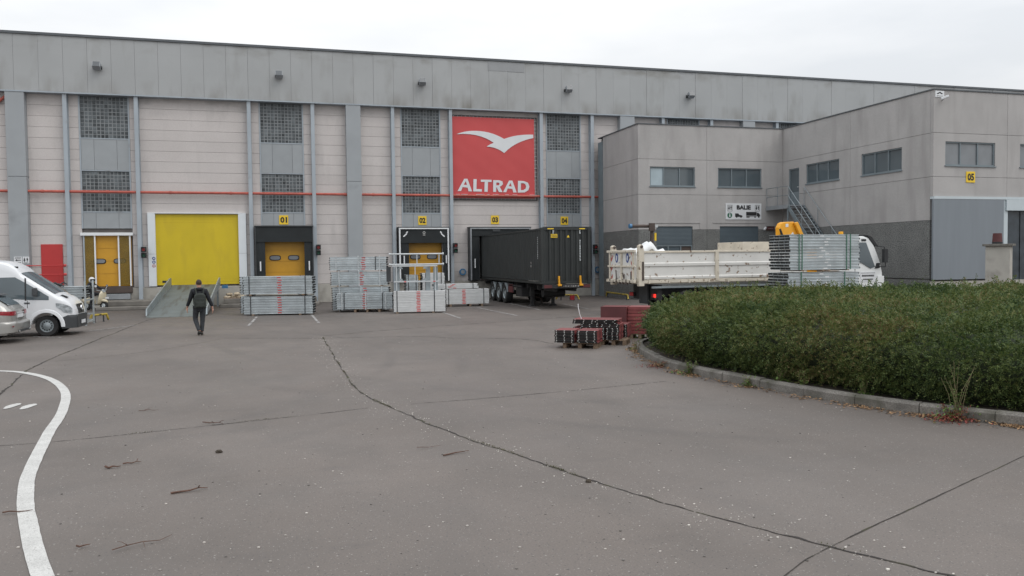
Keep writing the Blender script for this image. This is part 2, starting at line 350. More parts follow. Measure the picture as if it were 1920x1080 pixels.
def flat(pts, y0, y1, name, material, parent):   # flat cut-out facing -Y from (x,z) outline
    return MB().prism(pts, 'y', y0, y1).obj(name, material, parent)
def skin(name, joints, edges, material, parent, sub=2, root=0):
    me = bpy.data.meshes.new(name); me.from_pydata([j[:3] for j in joints], [], edges); o = bpy.data.objects.new(name, me); COL.objects.link(o); o.parent = parent
    me.materials.append(M[material]); md = o.modifiers.new('skin', 'SKIN'); md.use_smooth_shade = True
    if not me.skin_vertices: bpy.context.view_layer.update()
    for i, sv_ in enumerate(me.skin_vertices[0].data):
        r_ = joints[i][3]; sv_.radius = r_ if isinstance(r_, tuple) else (r_, r_); sv_.use_root = i == root
    sd = o.modifiers.new('sub', 'SUBSURF'); sd.levels = sub; sd.render_levels = sub; OFF[o] = OFF.get(parent, Vector((0, 0, 0))); return o
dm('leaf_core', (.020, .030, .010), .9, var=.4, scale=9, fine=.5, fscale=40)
dm('grit', (.30, .28, .26), .85, isl=.7)

leafmat('leaf_moss', (.035, .038, .014), (.075, .075, .025), (.10, .08, .04))
dm('chip', (.42, .40, .37), .8, isl=.5)
# ================================================================== ground
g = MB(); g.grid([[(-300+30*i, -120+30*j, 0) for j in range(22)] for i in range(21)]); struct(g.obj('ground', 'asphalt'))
def spline(pts, n=10):
    P = [Vector((*p, 0)) for p in pts]; P = [2*P[0]-P[1]]+P+[2*P[-1]-P[-2]]; o = []
    for i in range(1, len(P)-2):
        for k in range(n):
            t = k/n; a, b, c, d = P[i-1:i+3]
            o.append(.5*((2*b)+(c-a)*t+(2*a-5*b+4*c-d)*t*t+(3*b-a-3*c+d)*t**3))
    o.append(P[-2]); return o
def ribbon(name, pts, wid, z, material, n=10, wob=.0, wvar=.0, breaks=0, seed=1):
    rr = random.Random(seed); P = spline(pts, n); mb = MB(); row = []; acc = 0
    for i, p in enumerate(P):
        d = (P[min(i+1, len(P)-1)]-P[max(i-1, 0)]).normalized(); nrm = Vector((-d.y, d.x, 0)); acc += (p-P[max(i-1, 0)]).length
        w1 = mnoise.noise(Vector((acc*1.1, seed*3.7, 0))); w2 = mnoise.noise(Vector((acc*5, seed*1.3, 4))); w3 = mnoise.noise(Vector((acc*2.2, seed*9.1, 8)))
        p = p+nrm*(wob*(1.6*w1+.9*w2)); h = wid/2*max(.12, 1+wvar*(1.1*w3+.9*w2)+rr.uniform(-wvar, wvar)*.35)
        row.append([tuple(p+nrm*h+Vector((0, 0, z))), tuple(p-nrm*h*(1+wvar*.6*w1)+Vector((0, 0, z)))])
    if breaks:
        seg = [row[0]]
        for q in row[1:]:
            if rr.random() < breaks and len(seg) > 1: mb.grid(seg); seg = []
            seg.append(q)
        if len(seg) > 1: mb.grid(seg)
    else: mb.grid(row)
    return struct(mb.obj(name, material))
# pavement joints and cracks
ribbon('pavement_joint', [(1.18, 25.84), (1.23, 18.23), (1.32, 14.78), (1.85, 12.23), (2.19, 10.84), (2.68, 9.46), (3.18, 7.92), (3.41, 7.34), (3.88, 6.33), (4.28, 5.57), (4.56, 5.08), (5.1, 4.0)], .021, .004, 'crack', 60, .035, .95, .012, 3)
ribbon('pavement_joint', [(2.9, 4.6), (3.59, 5.17), (4.3, 5.57), (6.08, 6.37), (8.36, 7.39)], .012, .0045, 'crack', 60, .006, .5, .0, 4)
ribbon('pavement_joint', [(-5.0, 15.2), (-5.08, 16.91), (-5.59, 20.82), (-5.62, 24.92), (-5.45, 34.96), (-5.3, 37.5)], .030, .004, 'crack', 80, .03, .9, .01, 5)
ribbon('pavement_joint', [(-5.4, 11.9), (-3.63, 12.02), (-2.82, 12.07), (-1.51, 12.37), (0.4, 12.85), (1.3, 13.12)], .015, .0045, 'crack', 60, .012, .9, .06, 6)
ribbon('pavement_joint', [(2.01, 13.23), (3.21, 13.33), (5.29, 13.64), (7.07, 14.0)], .014, .0045, 'crack', 60, .012, .9, .08, 7)
ribbon('pavement_joint', [(-1.79, 26.72), (1.09, 25.51), (3.97, 24.85), (4.96, 23.9), (6.82, 22.78), (7.26, 21.16)], .024, .004, 'crack', 50, .04, .9, .05, 8)
ribbon('pavement_joint', [(-5.4, 22.0), (-3.4, 23.6), (-1.9, 26.4)], .016, .0045, 'crack', 50, .02, .9, .10, 9)
ribbon('pavement_joint', [(1.2, 26.2), (4.5, 28.0), (8, 29.3), (13.6, 31.5)], .03, .004, 'crack', 50, .03, .9, .06, 10)
# painted markings
ribbon('painted_line', [(-9.5, 21.4), (-7.6, 21.1), (-6.14, 20.47), (-5.44, 19.85), (-4.65, 18.57), (-3.95, 16.69), (-3.49, 14.57), (-3.21, 12.59), (-2.87, 10.52), (-2.6, 9.32), (-2.21, 8.01), (-1.82, 6.87), (-1.2, 5.2)], .152, .008, 'mark_white', 14, .004, .03)
for i, (a, b) in enumerate([((-1.24, 31.44), (-1.06, 36.9)), ((1.22, 36.9), (1.32, 31.63)), ((6.93, 35.95), (6.88, 31.43)), ((9.16, 38.3), (9.4, 32.14)), ((13.96, 39.35), (13.7, 35.0)), ((11.6, 41.0), (11.4, 35.2)), ((-9.2, 30.6), (-6.9, 29.0)), ((-5.4, 33.6), (-6.6, 31.4))]):
    ribbon('parking_line', [a, ((a[0]+b[0])/2, (a[1]+b[1])/2), b], .1, .008, 'mark_worn', 10, .004, .15, .05, 20+i)
for k, (x, y) in enumerate(((-4.43, 15.31), (-4.15, 15.16))):
    mb = MB(); pts = [(.095*math.cos(t)*(1.0 if math.sin(t) > 0 else .75)+.02*math.sin(t), .27*math.sin(t)) for t in [2*math.pi*i/14 for i in range(14)]]
    c, s = math.cos(-.05), math.sin(-.05)
    mb.add([(x+p*c-q*s, y+p*s+q*c, .008) for p, q in pts], [tuple(range(14))]); struct(mb.obj('painted_footprint', 'mark_white'))

# ================================================================== warehouse
PY, FY, CY = 47.45, 47.0, 47.08
WH = thing('warehouse', 'long grey warehouse hall with beige panel bays and tall metal fascia', 'warehouse', (0, PY, 0))
MB().box(-22, 52, 47.56, 47.8, 0, 13.9).obj('core_wall', 'joint', WH)
mb = MB(); mb.box(-22, 52, 47.8, 88, 0, 13.9); mb.obj('hall_body', 'fascia', WH)
# fascia sheets
fm = MB().box(.004, 1.1395, 0, .09, 11.33, 14.2).mesh('fascia_panel', 'fascia'); fo = MB().box(.008, 1.1355, 0, .09, 11.33, 14.2).mesh('fascia_panel', 'fascia')
k0 = -13.01-1.1435*8
for k in range(66):
    x = k0+1.1435*k; dy = .006*((k*7) % 3-1)
    inst(fm, 'fascia_panel', WH, (x, FY+dy, 0))
MB().box(k0-.02, 53.3, FY-.015, PY+.1, 11.26, 11.325).obj('fascia_trim', 'steel_paint', WH)
MB().box(k0, 53.3, FY+.1, 47.56, 11.34, 14.15).obj('fascia_backing', 'seam', WH)
MB().box(k0-.05, 53.3, FY-.07, 88.1, 14.205, 14.33).obj('coping', 'coping', WH)
for i, (x, z) in enumerate([(12.08, 13.62), (13.23, 13.62)]):
    MB().box(x+.02, x+1.12, FY-.018, FY-.009, z, z+.55).obj('fascia_patch', 'fascia_old', WH)
PILL = [(-13.46, -12.58), (3.69, 4.52), (20.62, 21.6), (29.37, 30.26)]
COLS = [(-10.83, -10.63), (-7.41, -7.21), (-1.68, -1.48), (1.75, 1.95), (6.27, 6.46), (9.69, 9.88), (15.33, 15.53), (18.66, 18.87), (23.53, 23.72), (27.0, 27.2), (31.9, 32.1)]
for a, b in PILL:
    m_ = MB(); m_.box(a, b, FY+.012, 47.56, .0, 6.9); m_.box(a, b, FY+.012, 47.56, 6.915, 11.26); m_.obj('pillar', 'pillar', WH, bevel=.012)
for a, b in COLS:
    m_ = MB(); m_.box(a, b, CY, CY+.035, .0, 11.26); m_.box((a+b)/2-.03, (a+b)/2+.03, CY+.035, PY-.0, .0, 11.26); m_.box(a, b, PY-.04, PY+.02, .0, 11.26); m_.obj('column', 'steel_paint', WH)
GL = [(-10.16, -7.70), (-1.06, 1.34), (6.86, 9.23), (15.84, 18.13)]
SEG = [(-22, -13.46), (-12.58, -10.83), (-10.63, -10.16), (-7.70, -7.41), (-7.21, -1.68), (-1.48, -1.06), (1.34, 1.75), (1.95, 3.69), (4.52, 6.27), (6.46, 6.86), (9.23, 9.69), (9.88, 15.33), (15.53, 15.84), (18.13, 18.66), (18.87, 20.62)]
PH = .5665
def panelmesh(wd): return MB().box(.004, wd-.004, 0, .1, .009, PH-.003).mesh('wall_panel', 'wall')
rr = random.Random(5)
def row(seg, me, k): inst(me, 'wall_panel', WH, (seg[0], PY+rr.uniform(-.004, .004), 11.26-PH*(k+1)))
for s in SEG:
    me = panelmesh(s[1]-s[0])
    for k in range(18):
        zb = 11.26-PH*(k+1)
        if s[0] == -7.21 and zb < 5.0: continue
        row(s, me, k)
for s in ((-7.21, -6.92), (-1.86, -1.68)):
    me = panelmesh(s[1]-s[0])
    for k in range(11, 18): row(s, me, k)
MB().box(-6.92, -1.86, PY, PY+.1, 5.05, 11.26-PH*11-.004).obj('door_lintel', 'wall', WH)
for s in ((21.6, 23.53), (27.2, 29.37), (30.26, 31.9)):
    me = panelmesh(s[1]-s[0])
    for k in range(3): row(s, me, k)
for s in ((23.72, 24.05), (26.4, 27.0)):
    me = panelmesh(s[1]-s[0])
    for k in range(2): row(s, me, k)
m_ = MB(); m_.box(-22, 20.62, PY-.12, 47.56, 0, 1.05); m_.obj('plinth', 'plinth', WH, bevel=.02)
# glass block bays
def blocks(x0, x1, z0, z1):
    n = 12; p = (x1-x0)/n; rws = round((z1-z0)/p); q = (z1-z0)/rws; a = MB()
    for i in range(n):
        for j in range(rws):
            X = x0+p*i; Z = z0+q*j; y = PY+.035+.004*((i*5+j*3) % 3)
            a.add([(X+.016, y+.02, Z+.016), (X+p-.016, y+.02, Z+.016), (X+p-.016, y+.02, Z+q-.016), (X+.016, y+.02, Z+q-.016), (X+.035, y, Z+.035), (X+p-.035, y, Z+.035), (X+p-.035, y, Z+q-.035), (X+.035, y, Z+q-.035)],
                  [(4, 5, 6, 7), (0, 1, 5, 4), (1, 2, 6, 5), (2, 3, 7, 6), (3, 0, 4, 7)])
    f = MB().box(x0, x1, PY+.053, PY+.11, z0, z1).obj('glass_block_window', 'block_grid', WH)
    stuff(a.obj('glass_block', 'block_glass', f))
def infill(x0, x1, z0, z1):
    w_ = x1-x0; cuts = [x0, x0+w_*.27, x0+w_*.75, x1]
    for a, b in zip(cuts, cuts[1:]): MB().box(a+.006, b-.006, PY+.0, PY+.06, z0, z1).obj('infill_panel', 'infill', WH)
for (a, b) in GL+[(24.05, 26.4), (32.4, 34.7)]:
    vis = a < 20
    blocks(a+.07, b-.07, 9.05 if vis else 10.1, 11.24)
    for x in (a, b-.07): MB().box(x, x+.07, PY-.03, PY+.11, 4.25 if vis else 10.1, 11.25).obj('window_jamb', 'steel_paint', WH)
    if vis:
        infill(a+.07, b-.07, 7.36, 9.0); blocks(a+.07, b-.07, 5.15, 7.3); infill(a+.07, b-.07, 4.25, 5.1)
        for z in (9.0, 7.3, 5.1): MB().box(a+.07, b-.07, PY-.02, PY+.10, z, z+.05).obj('window_sill', 'steel_paint', WH)
# red fire pipe along the wall
xs = [-22, -13.46, -12.58, 3.69, 4.52, 20.62]
for a, b in ((-22, -13.46), (-12.58, 3.69), (4.52, 20.62)):
    m_ = MB(); m_.cyl((a, 47.23, 6.18), (b, 47.23, 6.18), .075, 10)
    x = a+.6
    while x < b: m_.cyl((x, 47.23, 6.18), (x+.12, 47.23, 6.18), .09, 10); x += 3.1
    m_.obj('fire_pipe', 'pipe_red', WH, smooth=40)
m_ = MB(); m_.tube([(-15.2, 47.3, 9.6), (-13.9, 47.3, 10.7), (-13.3, 47.3, 11.2)], .075, 8); m_.obj('fire_pipe', 'pipe_red', WH, smooth=40)
m_ = MB(); rr = random.Random(3); x = 10.1
while x < 15.0:
    l = rr.uniform(.06, .6)
    if rr.random() < .75: m_.box(x, min(x+l, 15.1), 47.16, 47.30, 6.245, 6.262)
    x += l+rr.uniform(.03, .25)
m_.obj('pipe_paint', 'white_paint', WH)
# red fire door with bars
d = MB().box(-12.13, -11.10, PY-.05, PY-.005, 1.12, 3.42).obj('fire_door', 'red_door', WH, bevel=.01)
m_ = MB()
for z in (1.83, 2.3): m_.cyl((-12.9, PY-.45, z), (-10.95, PY-.45, z), .028, 8); m_.cyl((-10.97, PY-.5, z), (-10.87, PY-.45, z), .07, 8)
for x in (-12.8, -11.15): m_.cyl((x, PY-.45, .4), (x, PY-.45, 2.32), .02, 6)
m_.obj('door_rail', 'red_door', WH, smooth=40)
# left dock: orange sectional door behind a framed, tinted screen
def sect_door(x0, x1, z0, z1, y, wins, parent=WH, n=4):
    d = MB().box(x0, x1, y+.03, y+.06, z0, z1).obj('dock_door', 'orange', parent)
    q = (z1-z0)/n
    for k in range(n): MB().box(x0, x1, y, y+.03, z0+q*k+.008, z0+q*(k+1)-.008).obj('door_section', 'orange', d)
    for (cx, cz, w_, h_) in wins:
        o = MB(); pts = []
        for i in range(20):
            t = 2*math.pi*i/20; pts.append((cx+math.copysign(abs(math.cos(t))**.55, math.cos(t))*w_/2, cz+math.copysign(abs(math.sin(t))**.7, math.sin(t))*h_/2))
        o.prism(pts, 'y', y-.03, y-.004); o.obj('door_window', 'rubber', d)
        p2 = [(cx+(p-cx)*.86, cz+(q_-cz)*.72) for p, q_ in pts]; MB().prism(p2, 'y', y-.036, y-.028).obj('window_pane', 'blind', d)
    return d
sect_door(-10.05, -7.78, 1.15, 3.85, PY+.04, [(-9.36, 2.5, .62, .28), (-8.37, 2.5, .62, .28)])
m_ = MB(); m_.box(-10.22, -7.66, PY-.22, PY-.02, 3.86, 4.02); m_.obj('dock_lintel', 'white_paint', WH, bevel=.01)
for x in (-10.1, -9.57, -8.42, -7.86): MB().box(x, x+.07, PY-.16, PY-.08, 1.16, 3.86).obj('dock_post', 'steel_paint' if x in (-10.1,) else 'white_paint', WH)
for a, b in ((-10.03, -9.57), (-8.35, -7.86)): MB().box(a, b, PY-.13, PY-.11, 1.2, 3.86).obj('dock_screen', 'amber', WH)
MB().box(-10.05, -7.75, PY-.3, PY-.125, .78, 1.14).obj('dock_bumper', 'rust_brown', WH, bevel=.02)
MB().box(-9.3, -7.85, PY-.32, PY-.125, .45, .74).obj('dock_plate', 'grey_metal', WH, bevel=.01)
# large yellow roll door with white guide boxes
d = MB().box(-6.55, -2.28, PY+.02, PY+.06, 1.15, 5.02).obj('roller_door', 'yellow', WH)
for k in range(26):
    z = 1.15+k*3.87/26; MB().box(-6.55, -2.28, PY+.002, PY+.02, z+.004, z+3.87/26-.004).obj('door_slat', 'yellow', d)
for a, b in ((-6.93, -6.55), (-2.28, -1.87)):
    g_ = MB().box(a, b, PY-.16, PY+.06, 2.86, 5.05).obj('door_guide', 'door_white', WH, bevel=.008); MB().box(a, b, PY-.16, PY+.06, 1.1, 2.85).obj('guide_cover', 'door_white', g_, bevel=.008)
MB().box(-6.93, -1.87, PY-.16, PY-.0, 5.055, 5.10).obj('door_header', 'white_paint', WH)
MB().box(-6.28, -5.92, PY-.012, PY+.001, 1.28, 1.4).obj('door_label', 'black', WH); MB().box(-6.08, -5.96, PY-.016, PY-.013, 1.31, 1.37).obj('door_label_print', 'galv_bright', WH)
# dock shelters
def shelter(x0, x1, zt, dx0, dx1, dz, edge, stripe, emblem=False):
    yo, yi = PY-.65, PY
    s = MB(); s.box(x0, x0+.06, yo, yi, 1.1, zt); s.box(x1-.06, x1, yo, yi, 1.1, zt); s.box(x0-.02, x1+.02, yo-.02, yi, zt, zt+.06)
    f = s.obj('dock_shelter', 'dark_grey', WH)
    def sheet(nm, ax, bx, az, bz, y):
        P = []
        for i in range(9):
            P.append([(ax+(bx-ax)*i/8, y+.012*math.sin(i*1.9+j), az+(bz-az)*j/6) for j in range(7)])
        m = MB().grid(P); m.grid([[(p[0], p[1]+.02, p[2]) for p in r_] for r_ in P[::-1]]); return m.obj(nm, 'fabric_dark', f, smooth=60)
    sheet('head_curtain', x0+.07, x1-.07, dz, zt-.01, yo+.03)
    sheet('side_curtain', x0+.07, dx0, 1.12, dz+.02, yo+.08); sheet('side_curtain', dx1, x1-.07, 1.12, dz+.02, yo+.08)
    if edge:
        e = MB(); e.box(x0+.02, x0+.10, yo-.03, yo+.0, 1.12, zt); e.box(x1-.10, x1-.02, yo-.03, yo+.0, 1.12, zt); e.box(x0+.02, x1-.02, yo-.035, yo-.0, zt-.07, zt+.0); e.obj('shelter_edge', edge, f)
    for x in ((x0+dx0)/2-.03, (x1+dx1)/2-.03):
        b_ = MB().box(x, x+.07, yo-.0, yo+.05, stripe[0], stripe[1]); b_.obj('guide_stripe', 'white_paint', f, bevel=.01)
    if emblem:
        for sx, c in ((1, x0+.38), (-1, x1-.38)):
            e = MB()
            for q in (0, .18): e.xf = Matrix.Translation((c+sx*q*.6, yo-.004, zt-.42+q*.9)) @ Matrix.Rotation(-sx*.75, 4, 'Y'); e.box(-.14 if q == 0 else -.06, .14 if q == 0 else .06, 0, .015, -.035, .035)
            e.obj('corner_mark', 'white_paint', f)
        e = MB(); e.ring((0, 0, 0), 'y', .05, .08, 0, .01, 12); e.box(-.07, .07, 0, .01, -.16, -.12); e.v = [(v[0]+(x0+x1)/2, v[1]+yo-.004, v[2]+zt-.28) for v in e.v]; e.obj('shelter_mark', 'mark_white', f)
    return f
shelter(-1.41, 1.74, 4.32, -.87, 1.24, 3.46, None, (1.85, 2.38))
sect_door(-.95, 1.3, 1.15, 3.6, PY+.03, [(-.35, 2.58, .62, .3), (.66, 2.58, .62, .3)])
shelter(6.56, 9.54, 4.24, 7.16, 9.17, 3.36, 'white_paint', (2.15, 2.62), True)
sect_door(7.1, 9.2, 1.15, 3.5, PY+.03, [(7.62, 2.55, .62, .3), (8.62, 2.55, .62, .3)])
sh3 = shelter(10.8, 14.6, 4.24, 11.4, 14.0, 3.75, 'grey_metal', (1.85, 2.4))
me = textmesh('DOCKING', .42, .1, .004); 
MB().box(12.2, 12.66, PY-.662, PY-.65, 4.02, 4.16).obj('shelter_plate', 'dark_grey', sh3)
shelter(15.45, 18.5, 4.24, 16.0, 17.95, 3.4, None, (1.85, 2.4)); sect_door(15.9, 18.05, 1.15, 3.5, PY+.03, [(16.5, 2.55, .62, .3), (17.5, 2.55, .62, .3)])
MB().box(11.3, 14.1, PY+.03, PY+.08, 1.15, 3.8).obj('dock_door', 'hole', WH)

# floodlights
def flood(x, lab):
    t = thing('floodlight', lab, 'floodlight', (x, FY, 12.72), 0, 'floodlights on the fascia')
    b = MB(); b.xf = Matrix.Translation((x, FY-.32, 12.7)) @ Matrix.Rotation(R(-28), 4, 'X'); b.prism([(-.13, -.15), (.13, -.19), (.13, .19), (-.13, .15)], 'x', -.19, .19); b.obj('lamp_housing', 'grey_metal', t, bevel=.02)
    b = MB(); b.xf = Matrix.Translation((x, FY-.32, 12.7)) @ Matrix.Rotation(R(-28), 4, 'X'); b.box(-.165, .165, -.145, -.132, -.15, .15); b.obj('lamp_glass', 'lamp_glass', t)
    b = MB(); b.box(x-.21, x-.19, FY-.36, FY-.03, 12.62, 12.68); b.box(x+.19, x+.21, FY-.36, FY-.03, 12.62, 12.68); b.box(x-.21, x+.21, FY-.04, FY-.004, 12.58, 12.74); b.obj('bracket', 'dark_grey', t)
for x, l in ((-9.07, 'square floodlight on the fascia above the orange dock door'), (.07, 'square floodlight on the fascia above the plain dark dock shelter'), (8.07, 'square floodlight on the fascia above the white edged dock shelter'), (17.1, 'square floodlight on the fascia above the dark shipping container'), (25.4, 'square floodlight on the fascia above the flat roofed office block')): flood(x, l)

# number plates
def numsign(n, x, y, z, lab, ws=.5, hs=.52, bold=.045):
    t = thing('dock_sign', lab, 'number sign', (x, y, z), 0, 'yellow dock number signs')
    MB().box(x-ws/2, x+ws/2, y-.03, y-.005, z-hs/2, z+hs/2).obj('plate', 'sign_yellow', t, bevel=.004); text(n, t, (x, y-.032, z), .37, .33, 'ink', bold=bold, depth=.003)
numsign('01', .16, PY, 4.72, 'yellow number sign 01 on the grey panel over the first dock shelter')
numsign('02', 8.07, PY, 4.70, 'yellow number sign 02 over the white edged dock shelter')
numsign('03', 12.52, PY, 4.75, 'yellow number sign 03 on the beige wall under the red banner')
numsign('04', 16.99, PY, 4.70, 'yellow number sign 04 above the front of the dark container')

# banner: red with white bird and wordmark, laced into a frame
bn = thing('banner', 'large red banner with white gull emblem and the word ALTRAD', 'banner', (12.45, PY-.15, 5.95))
BX = lambda u: 9.86+(u-47)/(1000-47)*5.16; BZ = lambda v: 10.88-(v-45)/(940-45)*4.72
fr = MB(); yb = PY-.14
for a, b, c, d_ in ((9.84, 15.2, 10.93, 10.98), (9.84, 15.2, 5.93, 5.98), (9.84, 9.88, 5.93, 10.98), (15.16, 15.2, 5.93, 10.98)): fr.box(a, b, yb, yb+.05, c, d_)
fr.obj('banner_frame', 'black', bn)
P = [[(9.89+5.14*i/24, yb-.015+.01*math.sin(i*.9+j*.7)*math.sin(j*.5), 6.05+4.83*j/24) for j in range(25)] for i in range(25)]
q = MB().grid(P); q.grid([[(p[0], p[1]+.004, p[2]) for p in r_] for r_ in P[::-1]]); q.obj('banner_cloth', 'sign_red', bn, smooth=60)
lac = MB()
for i in range(22): x = 10.0+i*.24; lac.cyl((x, yb-.01, 10.86), (x+.03, yb+.0, 10.95), .012, 5); lac.cyl((x, yb-.01, 6.06), (x+.03, yb, 5.96), .012, 5)
for i in range(20): z = 6.2+i*.24; lac.cyl((15.02, yb-.01, z), (15.17, yb, z+.02), .012, 5)
lac.obj('lacing', 'galv_bright', bn)
def bez(pts, n=10):
    o = []
    for i in range(0, len(pts)-1, 3):
        a, b, c, d_ = pts[i:i+4]
        for k in range(n):
            t = k/n; o.append(tuple((1-t)**3*a[j]+3*(1-t)**2*t*b[j]+3*(1-t)*t*t*c[j]+t**3*d_[j] for j in (0, 1)))
    return o
bird = bez([(103, 245), (180, 212), (250, 200), (330, 200), (470, 200), (570, 240), (647, 282), (740, 245), (850, 222), (990, 222), (990, 222), (990, 262), (990, 262), (860, 290), (740, 345), (647, 443), (590, 400), (520, 375), (445, 375), (470, 355), (500, 340), (527, 330), (470, 290), (330, 215), (103, 245)], 8)
def cutout(name, polys, y, parent, material='sign_white'):
    cu = bpy.data.curves.new(name, 'CURVE'); cu.dimensions = '2D'; cu.fill_mode = 'BOTH'; cu.extrude = .004
    for poly in polys:
        sp = cu.splines.new('POLY'); sp.points.add(len(poly)-1); sp.use_cyclic_u = True
        for p_, (u, v) in zip(sp.points, poly): p_.co = (BX(u), BZ(v), 0, 1)
    ob = bpy.data.objects.new(name, cu); COL.objects.link(ob)
    lm = bpy.data.meshes.new_from_object(ob.evaluated_get(bpy.context.evaluated_depsgraph_get())); bpy.data.objects.remove(ob)
    lm.materials.clear(); lm.materials.append(M[material]); return inst(lm, name, parent, (0, y, 0), (R(90), 0, 0))
bb_ = []
for p in bird:
    if not bb_ or (abs(p[0]-bb_[-1][0])+abs(p[1]-bb_[-1][1]) > 1.5 and p[0] < 989): bb_.append(p)
    elif p[0] >= 989 and bb_[-1][0] < 989: bb_ += [(990, 222), (990, 262)]
cutout('bird_emblem', [bb_], yb-.036, bn)
# letters, hand cut in a humanist shape
LET = {'A': [([(108, 885), (185, 745), (222, 745), (272, 887), (232, 887), (222, 845), (165, 840), (147, 884)], [(178, 812), (215, 815), (201, 772)])],
       'L': [([(285, 887), (290, 747), (326, 747), (322, 860), (384, 860), (382, 888)], None)],
       'T': [([(374, 752), (497, 752), (497, 777), (456, 777), (450, 889), (412, 889), (417, 777), (374, 777)], None)],
       'R': [([(513, 890), (516, 755), (585, 755), (622, 768), (628, 800), (606, 822), (590, 828), (622, 891), (580, 891), (555, 838), (550, 838), (548, 890)], [(551, 782), (551, 815), (578, 813), (590, 798), (580, 783)])],
       'A2': [([(628, 891), (700, 757), (738, 757), (787, 893), (747, 893), (737, 853), (682, 848), (665, 892)], [(694, 822), (731, 825), (716, 783)])],
       'D': [([(800, 894), (804, 758), (870, 760), (920, 778), (938, 822), (925, 866), (880, 892)], [(838, 786), (837, 866), (868, 864), (893, 846), (899, 820), (888, 794), (865, 785)])]}
for nm, ps in LET.items():
    for outp, hole in ps:
        cutout('letter', [outp]+([hole] if hole else []), yb-.036, bn)
# traffic lights at the docks
def dock_light(x, z, side, lab):
    t = thing('dock_light', lab, 'signal light', (x, CY, z), 0, 'signal lights beside the docks')
    MB().box(x-.13, x+.13, CY-.18, CY-.005, z-.3, z-.01).obj('lower_housing', 'black', t, bevel=.02); MB().box(x-.13, x+.13, CY-.18, CY-.005, z+.01, z+.3).obj('upper_housing', 'black', t, bevel=.02)
    for q, mm in ((.155, 'reflector'), (-.155, 'ink_green')):
        MB().cyl((x, CY-.2, z+q), (x, CY-.17, z+q), .085, 14).obj('lens', mm, t, smooth=40)
        h = MB(); P = [[(x+.1*math.cos(a), CY-.18-d_, z+q+.1*math.sin(a)) for d_ in (0, .15)] for a in [R(-20+220*i/10) for i in range(11)]]; h.grid(P); h.obj('hood', 'black', t, smooth=60)
dock_light(-7.1, 2.95, 0, 'black two lamp signal on the column left of the yellow roller door')
dock_light(2.02, 3.0, 1, 'black two lamp signal right of the plain dark dock shelter')
dock_light(9.95, 3.05, 1, 'black two lamp signal right of the white edged dock shelter')
dock_light(18.86, 2.9, 1, 'black two lamp signal on the column right of the dark container')
def reel(x, z, lab):
    t = thing('hose_reel', lab, 'hose reel', (x, PY-.02, z), 0, 'blue hose rings on the wall')
    MB().ring((x, PY-.1, z), 'y', .13, .2, -.06, .06, 20).obj('hose_ring', 'blue', t, smooth=40); MB().cyl((x, PY-.16, z), (x, PY-.005, z), .12, 14).obj('reel_hub', 'grey_metal', t, smooth=40)
reel(10.45, 1.62, 'blue hose ring on the beige wall between docks 02 and 03'); reel(19.15, 1.62, 'blue hose ring on the beige wall right of the dark container')

# pictogram signs
def plate(name, x0, x1, y, z0, z1, parent, m='sign_white'): return MB().box(x0, x1, y-.02, y-.003, z0, z1).obj(name, m, parent)
def figure(x, y, z, h, parent, skirt=False):
    mb = MB(); mb.prism([(x+h*.12*math.cos(t), z+h*.88+h*.12*math.sin(t)) for t in [2*math.pi*i/10 for i in range(10)]], 'y', y-.006, y)
    if skirt: mb.prism([(x-.08*h, z+h*.74), (x+.08*h, z+h*.74), (x+.25*h, z+h*.28), (x-.25*h, z+h*.28)], 'y', y-.006, y)
    else: mb.prism([(x-.17*h, z+h*.74), (x+.17*h, z+h*.74), (x+.15*h, z+h*.36), (x-.15*h, z+h*.36)], 'y', y-.006, y)
    mb.box(x-.1*h, x-.02*h, y-.006, y, z, z+h*.3); mb.box(x+.02*h, x+.1*h, y-.006, y, z, z+h*.3); mb.obj('figure', 'ink', parent)
sg = thing('direction_sign', 'pair of small white signs with left arrow and toilet figures on grey pillar', 'sign', (-13.0, FY, 2.5))
plate('plate', -13.27, -12.90, FY, 2.43, 2.78, sg); plate('plate', -12.87, -12.57, FY, 2.43, 2.78, sg)
text('BURELEN', sg, (-13.085, FY-.022, 2.715), .28, .055, bold=.03); text('BUREAUX', sg, (-13.085, FY-.022, 2.475), .28, .05, bold=.03)
flat([(-13.22, 2.60), (-13.13, 2.66), (-13.13, 2.62), (-12.95, 2.62), (-12.95, 2.58), (-13.13, 2.58), (-13.13, 2.54)], FY-.026, FY-.021, 'arrow', 'ink', sg)
figure(-12.79, FY-.021, 2.52, .2, sg, True); figure(-12.66, FY-.021, 2.52, .2, sg); MB().box(-12.83, -12.62, FY-.025, FY-.021, 2.47, 2.485).obj('underline', 'ink', sg)
for i, (z, mm, l) in enumerate(((2.62, 'ink_blue', 'round blue sticker, uppermost of three on the white door guide'), (2.42, 'ink_blue', 'round blue sticker, middle of three on the white door guide'), (2.22, 'reflector', 'round red ringed sticker, lowest of three on the white door guide'))):
    t = thing('safety_sticker', l, 'sticker', (-6.66, PY-.16, z), 0, 'round stickers on the door guide')
    if mm == 'ink_blue':
        MB().cyl((-6.66, PY-.168, z), (-6.66, PY-.161, z), .085, 16).obj('disc', mm, t); MB().box(-6.70, -6.62, PY-.172, PY-.169, z-.03, z+.03).obj('pictogram', 'sign_white', t)
    else:
        MB().cyl((-6.66, PY-.168, z), (-6.66, PY-.161, z), .085, 16).obj('disc', 'sign_white', t); MB().ring((-6.66, PY-.17, z), 'y', .06, .085, -.002, .001, 16).obj('ring', mm, t); MB().box(-6.70, -6.62, PY-.172, PY-.169, z-.012, z+.012).obj('pictogram', 'ink', t)

